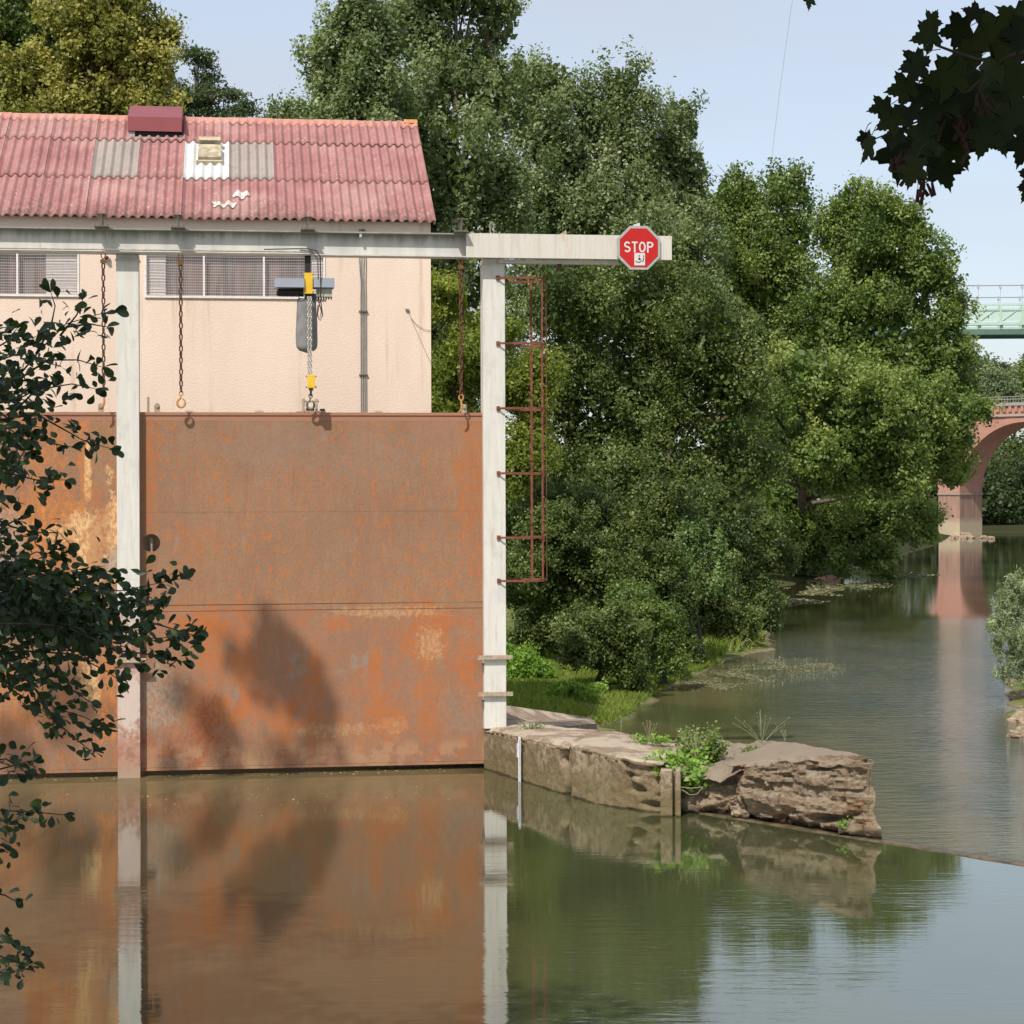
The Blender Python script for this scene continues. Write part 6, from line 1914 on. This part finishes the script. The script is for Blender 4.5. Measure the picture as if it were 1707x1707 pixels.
npmesh('crown', np.vstack([V, V2]), np.vstack([Fq, F2 + len(V)]), LF_FOR, ald, np.concatenate([tt, t2]))
m = MB()
for q in lob[5:]:
    c = Vector(q[:3]); s0 = Vector((-10.4, 14, 10.3))
    m.tube([s0, s0.lerp(c, .5) + Vector((-1.2, -.5, .8)), c], [.03, .018, .008], 5)
obj('upper_boughs', m, BARK_D, ald, worldc=True)

# ------------------------------------------------------------------ sycamore branch at the top right
syc = thing('sycamore_tree', 'dark lobed leaves of a sycamore hanging in from the top right corner', 'tree', (6.5, 2.0, 3.3), 0)
def maple_outline():
    half = [(0, 0), (-.05, .10), (-.12, .30), (-.02, .33), (.02, .44), (.12, .36), (.17, .30), (.25, .30), (.30, .40), (.38, .50), (.47, .50), (.60, .60), (.58, .46), (.66, .42), (.61, .34), (.57, .25), (.64, .20), (.70, .22), (.76, .22), (.78, .14), (.90, .12), (.92, .05), (1.08, 0)]
    return half + [(a_, -w_) for a_, w_ in half[-2:0:-1]]
ML = maple_outline()
items = []
SYY = 6.0
spec = [(1540, 62, 60, 200), (1520, 105, 52, 200), (1556, 30, 40, 60), (1525, 120, 50, 250), (1500, 148, 52, 200), (1530, 165, 55, 260), (1480, 205, 48, 215), (1492, 232, 50, 250), (1445, 250, 50, 250), (1440, 235, 34, 255),
        (1500, 268, 85, 265), (1560, 262, 95, 275), (1535, 235, 70, 250), (1600, 255, 60, 290), (1650, 60, 85, 210), (1690, 30, 70, 150), (1610, 85, 80, 220), (1650, 120, 90, 240), (1600, 150, 90, 230), (1560, 175, 85, 240), (1545, 205, 80, 220),
        (1590, 205, 90, 260), (1640, 190, 90, 250), (1690, 150, 90, 270), (1690, 200, 80, 240), (1640, 235, 65, 250), (1680, 90, 80, 200), (1705, 250, 70, 250), (1712, 320, 40, 250), (1505, 195, 60, 200), (1570, 130, 70, 190), (1590, 50, 60, 190), (1700, 60, 70, 260), (1670, 235, 60, 280), (1347, 2, 34, 270), (1715, 300, 50, 230), (1465, 180, 40, 190), (1620, 20, 40, 160), (1520, 290, 60, 255), (1575, 290, 60, 280)]
m = MB()
for (px, py, sz_p, ang) in spec:
    for rep in range(1):
        jx, jy = (0, 0) if rep == 0 else (random.gauss(0, 14), random.gauss(0, 14))
        Y = SYY + random.uniform(-.35, .35)
        an = R(ang + random.uniform(-25, 25) * (rep + .3))
        d = Vector((math.cos(an), random.uniform(-.25, .25), math.sin(an)))
        s = sz_p * random.uniform(.85, 1.05) / F * Y
        c = at(px + jx, py + jy, Y) - d * s * .5
        items.append((c, d, Vector((random.gauss(0, .6), -1, random.gauss(0, .5))), s, random.choice([.1, .3, .5, .5, .7, .8])))
        stem = c - d * s * .45 + Vector((.02, .02, .01))
        m.tube([c, (c + stem) / 2 + Vector((0, 0, .008)), stem], .0016, 4)
real_leaves('leaves', items, ML, LF_MAP, syc, .10, .12)
obj('leaf_stalk', m, BARK_D, syc, worldc=True)
for pl_, r0 in (([(1760, 80), (1707, 88), (1670, 98), (1630, 100), (1600, 90), (1560, 75), (1545, 50)], .009), ([(1670, 98), (1640, 130), (1600, 165), (1560, 190), (1500, 215), (1450, 235)], .006), ([(1760, 190), (1700, 200), (1640, 225), (1580, 235), (1520, 240)], .006), ([(1660, 100), (1668, 118), (1660, 130), (1672, 150)], .003), ([(1760, 250), (1707, 255)], .004)):
    P3 = [at(x, y, SYY + .02 * k) for k, (x, y) in enumerate(pl_)]
    m = MB(); m.tube(P3, [r0 * (1 - .8 * k / len(P3)) for k in range(len(P3))], 6)
    obj('branch', m, BARK_D, syc, worldc=True, smooth=True)
SEEDM = simple('reddish_seeds', (0.05, 0.018, 0.010), .8)
for (px, py) in ((1600, 200), (1640, 175), (1510, 265), (1530, 300), (1620, 215)):
    m = MB()
    for k in range(10):
        c = at(px + random.gauss(0, 12), py + random.gauss(0, 12), SYY + random.uniform(-.1, .1)); e = c + Vector((random.uniform(-.03, .03), 0, -.04))
        m.tube([at(px, py - 8, SYY), c], .0012, 4); m.tube([c, e], [.004, .007], 5)
    obj('seed_bunch', m, SEEDM, syc, worldc=True)
sb_ = Vector((6.5, 2, 3.3))
m = MB(); m.tube([sb_, sb_ + Vector((-.3, .3, 4)), sb_ + Vector((-1.2, .6, 7.5)), sb_ + Vector((-3, 1, 10))], [.4, .33, .25, .1], 12)
m.tube([sb_ + Vector((-.3, .3, 4)), Vector((3.2, 5, 6.8)), at(1760, 80, SYY)], [.12, .05, .012], 8)
m.tube([sb_ + Vector((-.3, .3, 4.3)), Vector((3.2, 5, 7.0)), at(1760, 190, SYY)], [.1, .04, .010], 8)
m.tube([sb_ + Vector((-1.2, .6, 7.5)), Vector((2, 2.5, 11.5)), Vector((-1, 3, 12))], [.16, .1, .04], 8)
obj('trunk', m, BARK_D, syc, worldc=True, smooth=True)
P, Nn, sz, tt = crown_pts([(.2, 2.5, 10.9, 3.2, 2.6, 1.7), (2.4, 3.8, 10.4, 2.2, 2.2, 1.6), (-1.2, 1.5, 11.8, 3, 2.5, 1.6), (3.4, 1.5, 11.5, 2.5, 2.5, 2)], 420, .5, 70, .2, fill=.25)  # unseen canopy overhead, added to shade the hanging leaves
V, Fq = leaf_quads(P, Nn, sz, .9)
npmesh('crown', V, Fq, LF_MAP, syc, tt)

# helper property no longer needed
for o in bpy.data.objects:
    if '_m' in o: del o['_m']
